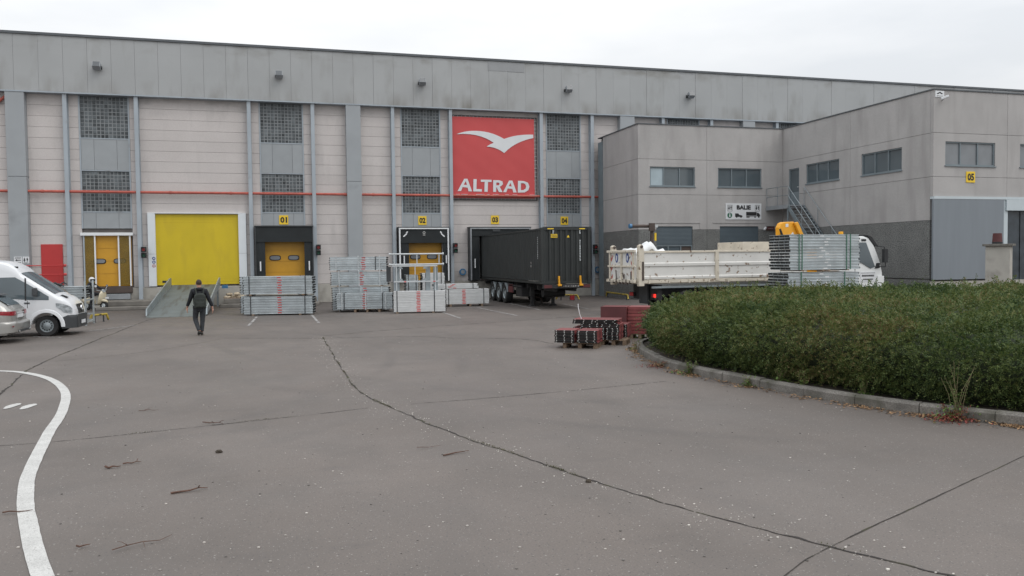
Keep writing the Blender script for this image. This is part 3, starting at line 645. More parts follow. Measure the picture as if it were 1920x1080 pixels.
# steel ramp to the yellow door
rp = thing('loading_ramp', 'grey steel loading ramp with side rails up to the yellow roller door', 'ramp', (-4.5, 37.9, 0))
def rampz(y): return .03+(y-37.9)/(46.9-37.9)*1.1
P = [(37.85, .012), (46.9, 1.16), (46.9, 1.10), (38.3, .0), (37.85, .0)]
MB().prism(P, 'x', -5.72, -3.3).obj('deck', 'ramp', rp)
for x in (-5.78, -3.3):
    MB().prism([(38.2, .06), (46.6, 1.13), (46.6, 1.55), (46.2, 1.55), (38.3, .36)], 'x', x, x+.06).obj('side_rail', 'galv_dark', rp, bevel=.008)
for x in (-5.70, -3.40):
    for y in (42.5, 45.9): MB().box(x, x+.1, y, y+.1, 0, rampz(y)-.06).obj('leg', 'galv_dark', rp)
MB().box(-3.15, -2.85, 46.4, 46.6, .95, 1.13).obj('control_box', 'blue', rp)
# low concrete slabs beside ramp
for x0, x1, lab in ((-9.0, -6.0, 'stepped concrete slab left of the steel ramp'), (-3.15, 1.9, 'stepped concrete slab right of the steel ramp')):
    t = thing('concrete_step', lab, 'concrete step', ((x0+x1)/2, 45.6, 0), 0, 'concrete slabs at the dock wall')
    MB().box(x0, x1, 44.4, 45.5, 0, .17).obj('lower_slab', 'slab', t, bevel=.03); MB().box(x0+.15, x1-.1, 45.2, 47.2, .175, .42).obj('upper_slab', 'slab', t, bevel=.03)
rb = random.Random(4)
for i in range(7):
    x = -2.85+i*.13; z = .43+(.16 if i % 3 == 1 else 0)
    b = MB(); b.sph((0, 0, 0), .16, 8, 5, (1.2, .8, .5)); b.v = [(v[0]*(1+.2*rb.uniform(-1, 1)), v[1], v[2]*(1+.3*rb.uniform(-1, 1))) for v in b.v]
    o = b.obj('rubble_lump', 'rock'); o.location = (x, 45.5+rb.uniform(-.1, .25), z+.07); tag(o, 'pale lump of rubble in the small heap beside the ramp', 'rubble', 'rubble heap beside the ramp')
MB_ = MB().box(-3.0, -1.9, 45.28, 45.95, .425, .47); o = MB_.obj('rubble_board', 'wood_old', origin=(-2.45, 45.6, .43)); tag(o, 'weathered board under the rubble heap beside the ramp', 'board')

# ================================================================== office block
AX, AY, WX, WY, AH = 19.1, 41.14, 28.32, 29.8, 9.78
OF = thing('office_building', 'two storey pale concrete office block with dark aggregate base', 'building', (23.7, AY, 0))
mb = MB(); mb.box(AX+.2, 60, AY+.2, 46.95, 0, AH-.06); mb.obj('core_block', 'joint', OF)
mb = MB(); mb.box(WX+.2, 60, WY+.2, AY+.2, 0, AH-.06); mb.obj('core_block', 'joint', OF)
LV = [(0, 1.19), (1.2, 3.9), (3.915, 5.86), (5.875, 7.83), (7.845, 9.74)]
def wallrect(plane, u0, u1, z0, z1, holes, name, m):
    """panel box with openings; plane ('y',Y) faces -Y, ('x',X) faces -X"""
    mb = MB()
    def bx(a, b, c, d):
        if b-a < 1e-3 or d-c < 1e-3: return
        if plane[0] == 'y': mb.box(a, b, plane[1], plane[1]+.18, c, d)
        else: mb.box(plane[1], plane[1]+.18, a, b, c, d)
    cur = u0
    for (a, b, c, d) in sorted(holes):
        a = max(a, u0); b = min(b, u1); c = max(c, z0); d = min(d, z1)
        bx(cur, a, z0, z1); bx(a, b, z0, c); bx(a, b, d, z1); cur = b
    bx(cur, u1, z0, z1); return mb.obj(name, m, OF)
def window(plane, u0, u1, z0, z1, splits, panes, sill=True, depth=.10):
    sg_ = plane[1]+depth
    def P(mb, a, b, c, d, y0, y1):
        if plane[0] == 'y': mb.box(a, b, plane[1]+y0, plane[1]+y1, c, d)
        else: mb.box(plane[1]+y0, plane[1]+y1, a, b, c, d)
    f = MB(); t = .06
    P(f, u0, u1, z0, z0+t, .04, .16); P(f, u0, u1, z1-t, z1, .04, .16); P(f, u0, u0+t, z0+t, z1-t, .04, .16); P(f, u1-t, u1, z0+t, z1-t, .04, .16)
    w_ = (u1-u0)
    for s in splits: P(f, u0+w_*s-.03, u0+w_*s+.03, z0+t, z1-t, .045, .155)
    fo_ = f.obj('window', 'frame_blue', OF)
    ed = [0]+list(splits)+[1]
    for (a, b), mm in zip(zip(ed, ed[1:]), panes):
        p = MB(); P(p, u0+w_*a+.02, u0+w_*b-.02, z0+.03, z1-.03, .10, .12); p.obj('pane', mm, fo_)
    if sill:
        s = MB(); P(s, u0-.04, u1+.04, z0-.05, z0-.002, -.05, .10); s.obj('window_sill', 'frame_blue', fo_)
W1 = [(19.81, 22.6, 6.33, 7.42), (24.06, 26.9, 6.33, 7.42)]
D1 = [(20.19, 22.44, 1.9, 4.09), (24.17, 26.71, 1.9, 4.09)]
p1 = ('y', AY)
for (a, b) in ((AX, 23.345), (23.36, WX)):
    for i, (c, d) in enumerate(LV):
        wallrect(p1, a, b, c, d, [h for h in W1+D1 if h[0] > a-.1 and h[1] < b+.1 and h[2] < d and h[3] > c], 'base_panel' if i < 2 else 'concrete_panel', 'annex_dark' if i < 2 else 'annex')
window(p1, *W1[0], (.31, .66), ('glass_pale', 'glass', 'glass')); window(p1, *W1[1], (.32, .66), ('glass', 'glass', 'glass'))
for (a, b, c, d) in D1:
    s_ = MB()
    for k in range(14): s_.prism([(AY+.06, 3.04+k*.075), (AY+.054, 3.04+k*.075+.037), (AY+.06, 3.04+k*.075+.0745), (AY+.09, 3.04+k*.075+.0745), (AY+.09, 3.04+k*.075)], 'x', a, b)
    s_.obj('roller_shutter', 'shutter', OF)
    window(p1, a, b, c, 3.03, (.33, .68), ('glass', 'shutter', 'rust_brown'), False)
    m_ = MB(); m_.box(a-.45, b+.5, AY-.03, AY-.004, 4.27, 4.32); m_.box(b+.45, b+.5, AY-.03, AY-.004, 3.93, 4.27); m_.obj('drip_rail', 'annex', OF)
p2 = ('x', AX)
for i, (c, d) in enumerate(LV): wallrect(p2, AY+.19, 46.2, c, d, [], 'base_panel' if i < 2 else 'concrete_panel', 'annex_dark' if i < 2 else 'annex')
MB().box(AX-.02, AX+.15, 46.22, 46.94, 0, 9.5).obj('corner_pier', 'frame_blue', OF)
p3 = ('x', WX)
W3 = [(36.18, 38.95, 6.36, 7.44), (31.72, 34.48, 6.36, 7.44)]; DR = (39.59, 40.56, 5.25, 7.35)
for (a, b) in ((WY+.19, 35.32), (35.335, AY-.01)):
    for i, (c, d) in enumerate(LV):
        wallrect(p3, a, b, c, d, [h for h in W3+[DR] if h[0] > a-.1 and h[1] < b+.1 and h[2] < d and h[3] > c], 'base_panel' if i < 2 else 'concrete_panel', 'annex_dark' if i < 2 else 'annex')
window(p3, *W3[0], (.34, .68), ('glass',)*3); window(p3, *W3[1], (.34, .67), ('glass',)*3)
f = MB(); f.box(WX+.03, WX+.15, DR[0], DR[0]+.07, DR[2], DR[3]); f.box(WX+.03, WX+.15, DR[1]-.07, DR[1], DR[2], DR[3]); f.box(WX+.03, WX+.15, DR[0]+.07, DR[1]-.07, DR[3]-.07, DR[3]); dr = f.obj('balcony_door', 'frame_blue', OF)
MB().box(WX+.07, WX+.12, DR[0]+.07, DR[1]-.07, DR[2], DR[2]+.75).obj('door_panel', 'frame_blue', dr); MB().box(WX+.08, WX+.11, DR[0]+.07, DR[1]-.07, DR[2]+.75, DR[3]-.07).obj('pane', 'glass', dr); MB().box(WX+.02, WX+.07, DR[0]+.1, DR[0]+.22, 6.25, 6.29).obj('handle', 'galv_bright', dr)
p4 = ('y', WY); XS = [WX, 32.52, 36.72, 40.92, 45.1, 49.3, 53.5, 57.7]
W4 = [(28.98, 31.81, 6.38, 7.46), (33.27, 36.05, 6.38, 7.46), (37.5, 40.2, 6.38, 7.46)]
for a, b in zip(XS, XS[1:]):
    for i, (c, d) in enumerate(LV):
        if i < 2: continue
        if i == 2: c = 4.98
        wallrect(p4, a, b-.015, c, d, [h for h in W4 if h[0] > a-.1 and h[1] < b+.1 and h[2] < d and h[3] > c], 'concrete_panel', 'annex')
for w_ in W4: window(p4, *w_, (.31, .66), ('blind', 'blind', 'blind'))
MB().box(WX, 60, WY+.0, WY+.18, 0, 1.12).obj('foundation_wall', 'plinth', OF)
MB().box(WX, WX+.18, WY+.19, AY-.01, 1.195, 1.24).obj('base_strip', 'plinth', OF)
MB().box(WX, 60, WY-.06, WY+.18, 4.86, 4.975).obj('gate_track', 'gate_light', OF)
MB().box(WX-.02, 32.3, WY-.05, WY+.05, 1.2, 4.855).obj('sliding_gate', 'gate_metal', OF)
MB().box(32.3, 32.56, WY-.02, WY+.18, 1.125, 4.855).obj('gate_post', 'gate_light', OF)
MB().box(32.42, 60, WY-.10, WY-.025, 4.35, 4.85).obj('gate_header', 'gate_light', OF)
for i in range(9): MB().box(32.57+i*.42, 32.57+i*.42+.40, WY+.07+.03*(i % 2), WY+.09+.03*(i % 2), 1.125, 4.85).obj('curtain_strip', 'strip_curtain', OF)
MB().box(36.4, 60, WY+.02, WY+.18, 1.125, 4.85).obj('base_panel', 'annex_dark', OF)
cp = MB(); cp.box(AX-.04, WX, AY-.04, AY+.3, 9.745, 9.80); cp.box(AX-.04, AX+.3, AY+.31, 46.94, 9.745, 9.80); cp.box(WX-.04, WX+.3, WY-.04, AY-.045, 9.745, 9.80); cp.box(WX+.31, 60, WY-.04, WY+.3, 9.745, 9.80); cp.obj('coping', 'coping', OF)
MB().box(AX+.31, 60, AY+.31, 46.94, 9.70, 9.74).obj('flat_roof', 'coping', OF); MB().box(WX+.31, 60, WY+.31, AY+.30, 9.69, 9.735).obj('flat_roof', 'coping', OF)
numsign('05', 30.39, WY, 5.87, 'yellow number sign 05 on the office block beside the grey gate', .5, .5)
# BALIE sign
bs = thing('information_sign', 'white BALIE sign with toilet figures, information mark and truck symbols', 'sign', (25.7, AY, 4.5))
sx = lambda u: 24.54+u*(26.87-24.54); sz = lambda v: 5.41-v*.93; ys = AY-.035
MB().box(24.54, 26.87, AY-.03, AY-.004, 4.48, 5.41).obj('plate', 'sign_white', bs, bevel=.003)
text('BALIE', bs, (sx(.50), ys, sz(.25)), .92, .25, 'ink', bold=.05)
for u in (.115, .885):
    m_ = MB(); c, d = sx(u)-.15, sx(u)+.15
    for a, b, e, f2 in ((c, d, 5.30, 5.315), (c, d, 4.955, 4.97), (c, c+.015, 4.97, 5.30), (d-.015, d, 4.97, 5.30)): m_.box(a, b, ys-.002, ys+.004, e, f2)
    m_.obj('figure_frame', 'ink', bs); figure(sx(u)-.06, ys+.003, 5.03, .24, bs, True); figure(sx(u)+.07, ys+.003, 5.03, .24, bs)
MB().cyl((sx(.11), ys-.002, sz(.74)), (sx(.11), ys+.004, sz(.74)), .155, 20).obj('information_disc', 'ink_green', bs); m_ = MB(); m_.box(sx(.11)-.035, sx(.11)+.035, ys-.006, ys-.003, sz(.74)-.1, sz(.74)+.04); m_.box(sx(.11)-.03, sx(.11)+.03, ys-.006, ys-.003, sz(.74)+.06, sz(.74)+.11); m_.obj('information_letter', 'sign_white', bs)
V = MB(); x, z = sx(.26), sz(.86)
V.prism([(x, z+.06), (x, z+.22), (x+.2, z+.22), (x+.27, z+.14), (x+.46, z+.11), (x+.48, z+.02), (x, z+.02)], 'y', ys-.002, ys+.004)
for q in (.1, .38): V.cyl((x+q, ys-.004, z+.02), (x+q, ys+.004, z+.02), .05, 10)
V.obj('van_symbol', 'ink', bs)
V = MB(); x, z = sx(.57), sz(.86)
V.box(x, x+.68, ys-.002, ys+.004, z+.09, z+.31); V.prism([(x+.7, z+.05), (x+.7, z+.26), (x+.80, z+.26), (x+.9, z+.16), (x+.92, z+.05)], 'y', ys-.002, ys+.004); V.box(x, x+.7, ys-.001, ys+.004, z+.04, z+.06)
for q in (.06, .17, .58, .82): V.cyl((x+q, ys-.004, z+.02), (x+q, ys+.004, z+.02), .05, 10)
V.obj('truck_symbol', 'ink', bs)
o = thing('wall_notice', 'small dark red notice on the wall under the stair landing', 'notice', (27.45, AY, 3.93)); MB().box(27.2, 27.75, AY-.03, AY-.004, 3.80, 4.10).obj('plate', 'rust_brown', o); MB().box(27.24, 27.71, AY-.036, AY-.031, 3.90, 4.05).obj('print', 'red_dull', o); MB().box(27.3, 27.65, AY-.04, AY-.037, 3.95, 3.975).obj('lettering', 'mark_worn', o)
def camera_(x, y, z, lab, sgn=1):
    t = thing('security_camera', lab, 'security camera', (x, y, z), 0, 'wall cameras'); b = MB(); b.xf = Matrix.Translation((x, y-.22, z)) @ Matrix.Rotation(R(40*sgn), 4, 'Z') @ Matrix.Rotation(R(-20), 4, 'Y'); b.box(-.16, .16, -.05, .05, -.05, .05); b.obj('camera_body', 'white_paint', t, bevel=.015)
    b = MB(); b.cyl((x, y-.2, z-.03), (x+.05, y-.004, z-.1), .02, 6); b.obj('bracket', 'grey_metal', t)
camera_(27.0, AY, 3.95, 'white camera on the office wall under the landing'); camera_(28.72, WY, 9.38, 'white camera high on the office corner below the small sign', -1)
o = thing('corner_sign', 'small white sign with dark roof shape at the top corner of office block', 'sign', (28.6, WY, 9.55)); MB().box(28.38, 28.86, WY-.03, WY-.004, 9.42, 9.70).obj('plate', 'sign_white', o); flat([(28.44, 9.57), (28.62, 9.66), (28.80, 9.57), (28.72, 9.55), (28.62, 9.6), (28.52, 9.55)], WY-.035, WY-.031, 'roof_mark', 'ink', o); MB().box(28.45, 28.79, WY-.035, WY-.031, 9.46, 9.49).obj('print', 'mark_worn', o)
# outside stairs
st = thing('steel_staircase', 'grey steel outside staircase with open treads and railing', 'staircase', (27.75, 38, 0))
MB().box(27.2, 28.28, 39.0, 41.1, 5.12, 5.2).obj('landing', 'grey_metal', st); m_ = MB(); m_.box(27.16, 27.2, 39.0, 41.1, 5.0, 5.22); m_.obj('landing_edge', 'grey_metal', st)
y0, z0_, y1, z1_ = 39.0, 5.15, 34.2, .35; n = 25
for x in (27.2, 28.2): MB().prism([(y0, z0_+.04), (y0, z0_-.26), (y1, 0), (y1, .24)], 'x', x, x+.05).obj('stringer', 'frame_blue', st)
for k in range(n):
    t = (k+.6)/n; MB().box(27.26, 28.19, y0+(y1-y0)*t-.14, y0+(y1-y0)*t+.14, z0_+(z1_-z0_)*t-.03, z0_+(z1_-z0_)*t).obj('tread', 'grey_metal', st)
m_ = MB()
for x in (27.2, 28.22):
    for h in (1.0, .5) if x < 28 else (1.0,): m_.tube([(x, 39.0, 5.2+h), (x, y1-.1, .35+h)], .02, 6)
    for k in range(5):
        t = k/4; m_.cyl((x, y0+(y1-y0)*t, z0_+(z1_-z0_)*t), (x, y0+(y1-y0)*t, z0_+(z1_-z0_)*t+1.03), .018, 6)
m_.obj('stair_railing', 'galv_dark', st)
m_ = MB()
for h in (1.05, .55): m_.tube([(27.2, 39.0, 5.2+h), (27.2, 41.05, 5.2+h)], .02, 6)
for y in (39.0, 40.0, 41.05): m_.cyl((27.2, y, 5.1), (27.2, y, 6.26), .02, 6)
m_.obj('landing_railing', 'galv_dark', st)
m_ = MB(); m_.cyl((27.25, 39.1, 0), (27.25, 39.1, 5.1), .05, 8); m_.obj('support_post', 'frame_blue', st)
# gate pillar with red lamp
gp = thing('gate_pillar', 'square pale concrete pillar with flat cap behind the hedge', 'pillar', (28.0, 26.0, 0), R(37), local=True)
MB().box(-.43, .43, -.43, .43, 0, 2.66).obj('shaft', 'plinth', gp, bevel=.015); MB().box(-.53, .53, -.53, .53, 2.66, 2.75).obj('cap', 'kerb', gp, bevel=.01)
lt = thing('red_lamp', 'dark red lamp standing on the concrete pillar cap', 'lamp', (27.8, 25.9, 2.75)); MB().cyl((27.8, 25.9, 2.755), (27.8, 25.9, 2.83), .19, 12).obj('lamp_base', 'black', lt); MB().cyl((27.8, 25.9, 2.835), (27.8, 25.9, 3.18), .185, 14, .16).obj('lamp_lens', 'red_dull', lt, smooth=40)
# swing arm post behind the truck
sp = thing('arm_post', 'brown post with horizontal tube and blue end cap behind the tipper truck', 'post', (18.4, 38, 0))
MB().box(18.32, 18.46, 37.93, 38.07, 0, 4.0).obj('post', 'rust_brown', sp, bevel=.01); MB().cyl((17.25, 38, 3.97), (18.3, 38, 3.97), .085, 12).obj('tube', 'rust_brown', sp, smooth=40); MB().cyl((17.12, 38, 3.97), (17.25, 38, 3.97), .12, 14).obj('tube_cap', 'blue', sp, smooth=40)
MB().box(18.18, 18.5, 37.85, 37.925, 3.72, 4.12).obj('bracket', 'rust_brown', sp); MB().box(18.5, 18.68, 37.9, 38.1, 3.9, 4.04).obj('joint_block', 'galv_bright', sp); MB().box(18.5, 18.6, 37.9, 37.96, 3.22, 3.62).obj('warning_label', 'sign_yellow', sp)
# ================================================================== container on trailer
ct = thing('shipping_container', 'dark grey corrugated shipping container backed into dock 03', 'container', (12.75, 41.4, 1.18))
cx0, cx1, cy0, cy1, cz0, cz1 = 11.53, 13.97, 35.4, 47.58, 1.18, 3.80
def corrug(u0, u1, n, d, top=.5):       # trapezoid wave (u, depth)
    p = (u1-u0)/n; o = []
    for i in range(n):
        a = u0+p*i; o += [(a, 0), (a+p*.34, 0), (a+p*.5, d), (a+p*.84, d)]
    return o+[(u1, 0)]
def sheet_x(pts, z0, z1, fx):           # pts (u,d) -> vertical sheet
    return [[fx(u, d, z0) for u, d in pts], [fx(u, d, z1) for u, d in pts]]
q = MB(); q.grid(sheet_x(corrug(cx0+.14, cx1-.14, 8, .06), cz0+.14, cz1-.1, lambda u, d, z: (u, cy0+.03+d, z))); q.obj('end_panel', 'container', ct)
q = MB(); q.grid(sheet_x(corrug(cy0+.14, cy1-.14, 44, .045), cz0+.14, cz1-.08, lambda u, d, z: (cx0+.02+d, u, z))); q.obj('side_panel', 'container', ct)
q = MB(); q.grid(sheet_x(corrug(cy0+.14, cy1-.14, 44, .045), cz0+.14, cz1-.08, lambda u, d, z: (cx1-.02-d, u, z))); q.obj('side_panel', 'container', ct)
q = MB(); q.grid(sheet_x(corrug(cy0+.1, cy1-.1, 44, .02), cx0+.05, cx1-.05, lambda u, d, z: (z, u, cz1-.03-d))); q.obj('roof', 'container', ct)
for x in (cx0, cx1-.13):
    for y in (cy0, cy1-.13):
        MB().box(x, x+.13, y, y+.13, cz0+.12, cz1-.12).obj('corner_post', 'container', ct, bevel=.01)
        for z in (cz0, cz1-.118): MB().box(x-.005, x+.16, y-.005, y+.16, z, z+.118).obj('corner_casting', 'container', ct, bevel=.012)
for z, h in ((cz0+.01, .13), (cz1-.11, .1)):
    m_ = MB(); m_.box(cx0+.16, cx1-.16, cy0+.005, cy0+.06, z, z+h); m_.obj('end_rail', 'container', ct)
    for x in (cx0+.003, cx1-.06): MB().box(x, x+.057, cy0+.16, cy1-.16, z, z+h*.8).obj('side_rail', 'container', ct)
rr = random.Random(2)
def marks(x0, x1, z0, z1, n, y=None, x=None, vert=True):
    m_ = MB()
    for i in range(n):
        a = z0+(z1-z0)*i/n; h = (z1-z0)/n*rr.uniform(.55, .85); w_ = (x1-x0)*rr.uniform(.7, 1)
        if y is not None: m_.box(x0, x0+w_, y-.006, y-.002, a, a+h)
        else: m_.box(x-.006, x-.002, x0, x0+w_, a, a+h)
    return m_
marks(13.43, 13.49, 2.25, 3.25, 13, y=cy0+.03).obj('container_number', 'galv_bright', ct); marks(13.42, 13.5, 3.52, 3.70, 2, y=cy0+.03).obj('white_marking', 'galv_bright', ct); marks(12.10, 12.18, 3.52, 3.70, 2, y=cy0+.03).obj('white_marking', 'galv_bright', ct)
marks(35.95, 36.02, 2.35, 3.40, 12, x=cx0+.02).obj('container_number', 'galv_bright', ct); marks(37.0, 37.12, 1.95, 2.25, 2, x=cx0+.02).obj('white_marking', 'mark_worn', ct)
for a, b in ((11.85, 12.15), (13.42, 13.7)): MB().box(a, b, cy0-.003, cy0+.004, cz1-.075, cz1-.03).obj('height_strip', 'sign_yellow', ct)
pl_ = MB().box(12.02, 12.33, cy0+.018, cy0+.028, 3.33, 3.50).obj('warning_plate', 'sign_yellow', ct)
m_ = MB()
for i in range(2):
    for k in range(5): m_.box(12.05+k*.053, 12.05+k*.053+.035, cy0+.012, cy0+.017, 3.36+i*.07, 3.40+i*.07)
m_.obj('plate_print', 'ink', pl_)
flat([(12.80, 3.34), (12.94, 3.34), (12.87, 3.46)], cy0+.018, cy0+.028, 'warning_triangle', 'sign_yellow', ct)

def wheel(parent, c, r, wd, rim='galv_dark', rr_=.6, holes=0, axis='y', face=-1):
    c = Vector(c)
    t = MB(); prof = [(r*rr_, -wd*.42), (r*.93, -wd*.5), (r, -wd*.36), (r, wd*.36), (r*.93, wd*.5), (r*rr_, wd*.42)]; n = 28
    rings = []
    for i in range(n+1):
        a = 2*math.pi*i/n; rings.append([(c.x+p*math.cos(a), c.y+h, c.z+p*math.sin(a)) if axis == 'y' else (c.x+h, c.y+p*math.cos(a), c.z+p*math.sin(a)) for p, h in prof])
    t.grid([g_+[g_[0]] for g_ in rings]); ty = t.obj('wheel', 'rubber', parent, smooth=35)
    d = MB(); f = face; pr = [(r*rr_*1.0, f*wd*.44), (r*rr_*.92, f*wd*.44), (r*rr_*.84, f*wd*.28), (r*rr_*.52, f*wd*.34), (r*rr_*.30, f*wd*.46), (.001, f*wd*.46)]
    rg = []
    for i in range(n+1):
        a = 2*math.pi*i/n; rg.append([(c.x+p*math.cos(a), c.y+h, c.z+p*math.sin(a)) if axis == 'y' else (c.x+h, c.y+p*math.cos(a), c.z+p*math.sin(a)) for p, h in pr])
    d.grid(rg); rm = d.obj('rim', rim, ty, smooth=50)
    if holes:
        hl = MB()
        for i in range(holes):
            a = 2*math.pi*i/holes; p = Vector((r*rr_*.68*math.cos(a), 0, r*rr_*.68*math.sin(a))) if axis == 'y' else Vector((0, r*rr_*.68*math.cos(a), r*rr_*.68*math.sin(a)))
            ax_ = Vector((0, f, 0)) if axis == 'y' else Vector((f, 0, 0)); hl.cyl(c+p+ax_*wd*.29, c+p+ax_*wd*.345, r*.07, 8)
        hl.obj('rim_hole', 'hole', ty)
    return ty
tr = thing('container_trailer', 'black skeleton trailer carrying the dark container with orange twist locks', 'trailer', (12.75, 41, 0))
m_ = MB()
for x in (12.2, 13.15): m_.box(x, x+.14, 35.5, 47.0, .82, 1.12)
for y in (36.6, 38.3, 40.2, 42.4, 44.8, 46.8): m_.box(11.75, 13.75, y, y+.14, .9, 1.1)
m_.obj('chassis', 'chassis', tr)
MB().box(11.6, 13.9, 35.28, 35.52, .98, 1.165).obj('front_bolster', 'chassis', tr, bevel=.01)
rr = random.Random(14)
for a_, b_ in ((11.62, 12.0), (13.52, 13.89)): MB().box(a_, b_, 35.262, 35.278, 1.0, 1.14).obj('end_reflector', 'red_dull', tr)
rf = MB(); x = 12.55
while x < 13.3: l_ = rr.uniform(.03, .07); rf.box(x, x+l_, 35.264, 35.278, 1.05, 1.10); x += l_+.03
rf.obj('plate_print', 'mark_worn', tr)
for x in (12.32, 13.38):
    b = MB(); b.prism([(x+.01, 1.17), (x+.09, 1.17), (x+.075, 1.34), (x+.07, 1.55), (x+.0, 1.55), (x-.0, 1.36)], 'y', 35.26, 35.38); b.box(x-.03, x+.15, 35.22, 35.4, 1.08, 1.17); b.obj('twist_lock', 'twist_orange', tr, bevel=.015)
for x in (11.9, 13.0):
    b = MB(); b.box(x, x+.13, 38.2, 38.36, .08, .95); b.box(x-.03, x+.16, 38.17, 38.39, .5, .95); b.obj('landing_leg', 'chassis', tr); b = MB(); b.prism([(x-.1, 0), (x+.23, 0), (x+.15, .1), (x-.02, .1)], 'y', 38.1, 38.45); b.obj('landing_foot', 'chassis', tr)
MB().cyl((12.03, 38.28, .62), (13.0, 38.28, .62), .025, 8).obj('leg_shaft', 'chassis', tr)
for y in (44.25, 43.0, 41.75):
    for x, f in ((11.66, -1), (13.84, 1)):
        wheel(tr, (x, y, .52), .52, .36, 'galv_dark', .56, 8, 'x', f)
    MB().cyl((11.9, y, .52), (13.6, y, .52), .07, 8).obj('axle', 'chassis', tr)
    g_ = MB(); P = [[(x, y+.57*math.cos(a), .52+.57*math.sin(a)) for x in (11.47, 11.9)] for a in [R(10+160*i/12) for i in range(13)]]; g_.grid(P); g_.obj('mudguard', 'galv_dark', tr, smooth=60)
MB().box(11.5, 11.56, 40.2, 41.0, .62, 1.04).obj('side_plate', 'red_dull', tr); MB().box(11.6, 12.1, 38.9, 39.9, .45, .88).obj('tool_box', 'chassis', tr, bevel=.02)
MB().cyl((12.2, 37.3, .72), (13.3, 37.3, .72), .24, 14).obj('air_tank', 'chassis', tr, smooth=40)
m_ = MB(); m_.box(11.5, 11.54, 38.6, 41.0, .95, 1.02); m_.box(11.5, 11.54, 41.0, 41.3, 1.12, 1.16); m_.obj('side_guard', 'chassis', tr)
MB().box(13.5, 13.9, 38.9, 40.2, .4, .9).obj('tool_box', 'chassis', tr, bevel=.02)

# ================================================================== bundles of scaffold decks
def deckmesh(L, w_, h, m0='galv', sticker=None, sx=0, claw='hole', white=False):
    mb = MB(); g_ = .03
    mb.prism([(0, 0), (w_, 0), (w_, h*.2), (w_-g_, h*.28), (w_-g_, h*.72), (w_, h*.8), (w_, h), (0, h), (0, h*.8), (g_, h*.72), (g_, h*.28), (0, h*.2)] if not white else [(.004, 0), (w_-.004, 0), (w_, h*.12), (w_, h*.9), (w_-.006, h), (.006, h), (0, h*.9), (0, h*.12)], 'x', -L/2, L/2)
    mb.m = 1
    for s in (-1, 1):
        for y in (.05, w_-.09): mb.box(s*(L/2+.02)-.025, s*(L/2+.02)+.025, y, y+.04, h*.25, h*.8)
        mb.box(s*(L/2)-.004, s*(L/2)+.004, .03, w_-.03, h*.15, h*.85)
    if sticker: mb.m = 2; mb.box(sx-.085, sx+.085, (g_ if not white else 0)-.004, g_+.003, h*.25, h*.75)
    return mb.mesh('deck', [m0, claw, sticker or m0])
def bundle(name, label, group, loc, rotz, L, w_, h, nl, nw, m0='galv', sticker='label_red', jit=.012, pitch=None, straps=(), strapm='dark_grey', ties=(), z0=0, bearers=(), claw='hole', white=False, sxs=(0,), seed=1, cat='scaffold decks', fan=0):
    t = thing(name, label, cat, loc, rotz, group, local=True); rr = random.Random(seed); pt = pitch or h; hf = .93 if white else .89
    ms = [deckmesh(L, w_, h*hf, m0, sticker, s, claw, white) for s in sxs]; plain = deckmesh(L, w_, h*hf, m0, None, 0, claw, white)
    for k in range(nl):
        jx = rr.uniform(-jit, jit)+fan*k
        for j in range(nw):
            inst(ms[k % len(ms)] if j == 0 else plain, 'deck', t, (jx+rr.uniform(-jit, jit)*.4, j*(w_+.005)+rr.uniform(-.004, .004), z0+pt*k))
    H = z0+pt*nl; W = nw*(w_+.005)
    for x in straps:
        b = MB(); e = .006; b.box(x-.02, x+.02, -e-.004, -e, z0-.01, H+.006); b.box(x-.02, x+.02, W+e, W+e+.004, z0-.01, H+.006); b.box(x-.02, x+.02, -e-.004, W+e+.004, H+.006, H+.010); b.obj('strap', strapm, t)
    for x in ties:
        b = MB(); b.box(x-.022, x+.022, -.035, -.008, z0-.04, H+.05); b.obj('tie_bar', 'galv_bright', t)
    for x in bearers: MB().box(x-.05, x+.05, -.03, W+.03, 0.002, z0-.004).obj('bearer', 'wood', t)
    return t
YA = R(-12.6); ca, sa = math.cos(YA), math.sin(YA)
def loc(o, x, y, z=0): return (o[0]+x*math.cos(o[2])-y*math.sin(o[2]), o[1]+x*math.sin(o[2])+y*math.cos(o[2]), z)
GA = 'bundles of galvanised decks in front of the docks'
oA = (-.19, 37.08, YA); sx_ = (.06, .07, .05, .065)
bundle('deck_bundle', 'lower front bundle of galvanised decks standing in front of dock 01', GA, loc(oA, 0, 0, 0), YA, 3.0, .32, .112, 7, 2, straps=(-1.2, 1.17), z0=.06, bearers=(-1.1, .95), sxs=sx_, seed=1)
bundle('deck_bundle', 'upper front bundle of galvanised decks in front of dock 01, flush with the one below', GA, loc(oA, 0, 0, .87), YA, 3.0, .32, .112, 7, 2, straps=(-1.25, 1.2), z0=.07, bearers=(-1.2, 1.1), sxs=sx_, seed=2)
bundle('deck_bundle', 'lower rear bundle of galvanised decks half hidden behind the stack at dock 01', GA, loc(oA, -.34, .78, 0), YA, 3.0, .32, .112, 7, 2, straps=(-1.2, 1.17), z0=.06, bearers=(-1.1, 1.0), sxs=sx_, seed=3)
bundle('deck_bundle', 'upper rear bundle of galvanised decks half hidden behind the stack at dock 01', GA, loc(oA, -.34, .78, .87), YA, 3.0, .32, .112, 7, 2, straps=(-1.2, 1.17), z0=.07, bearers=(-1.2, 1.1), sxs=sx_, seed=4)
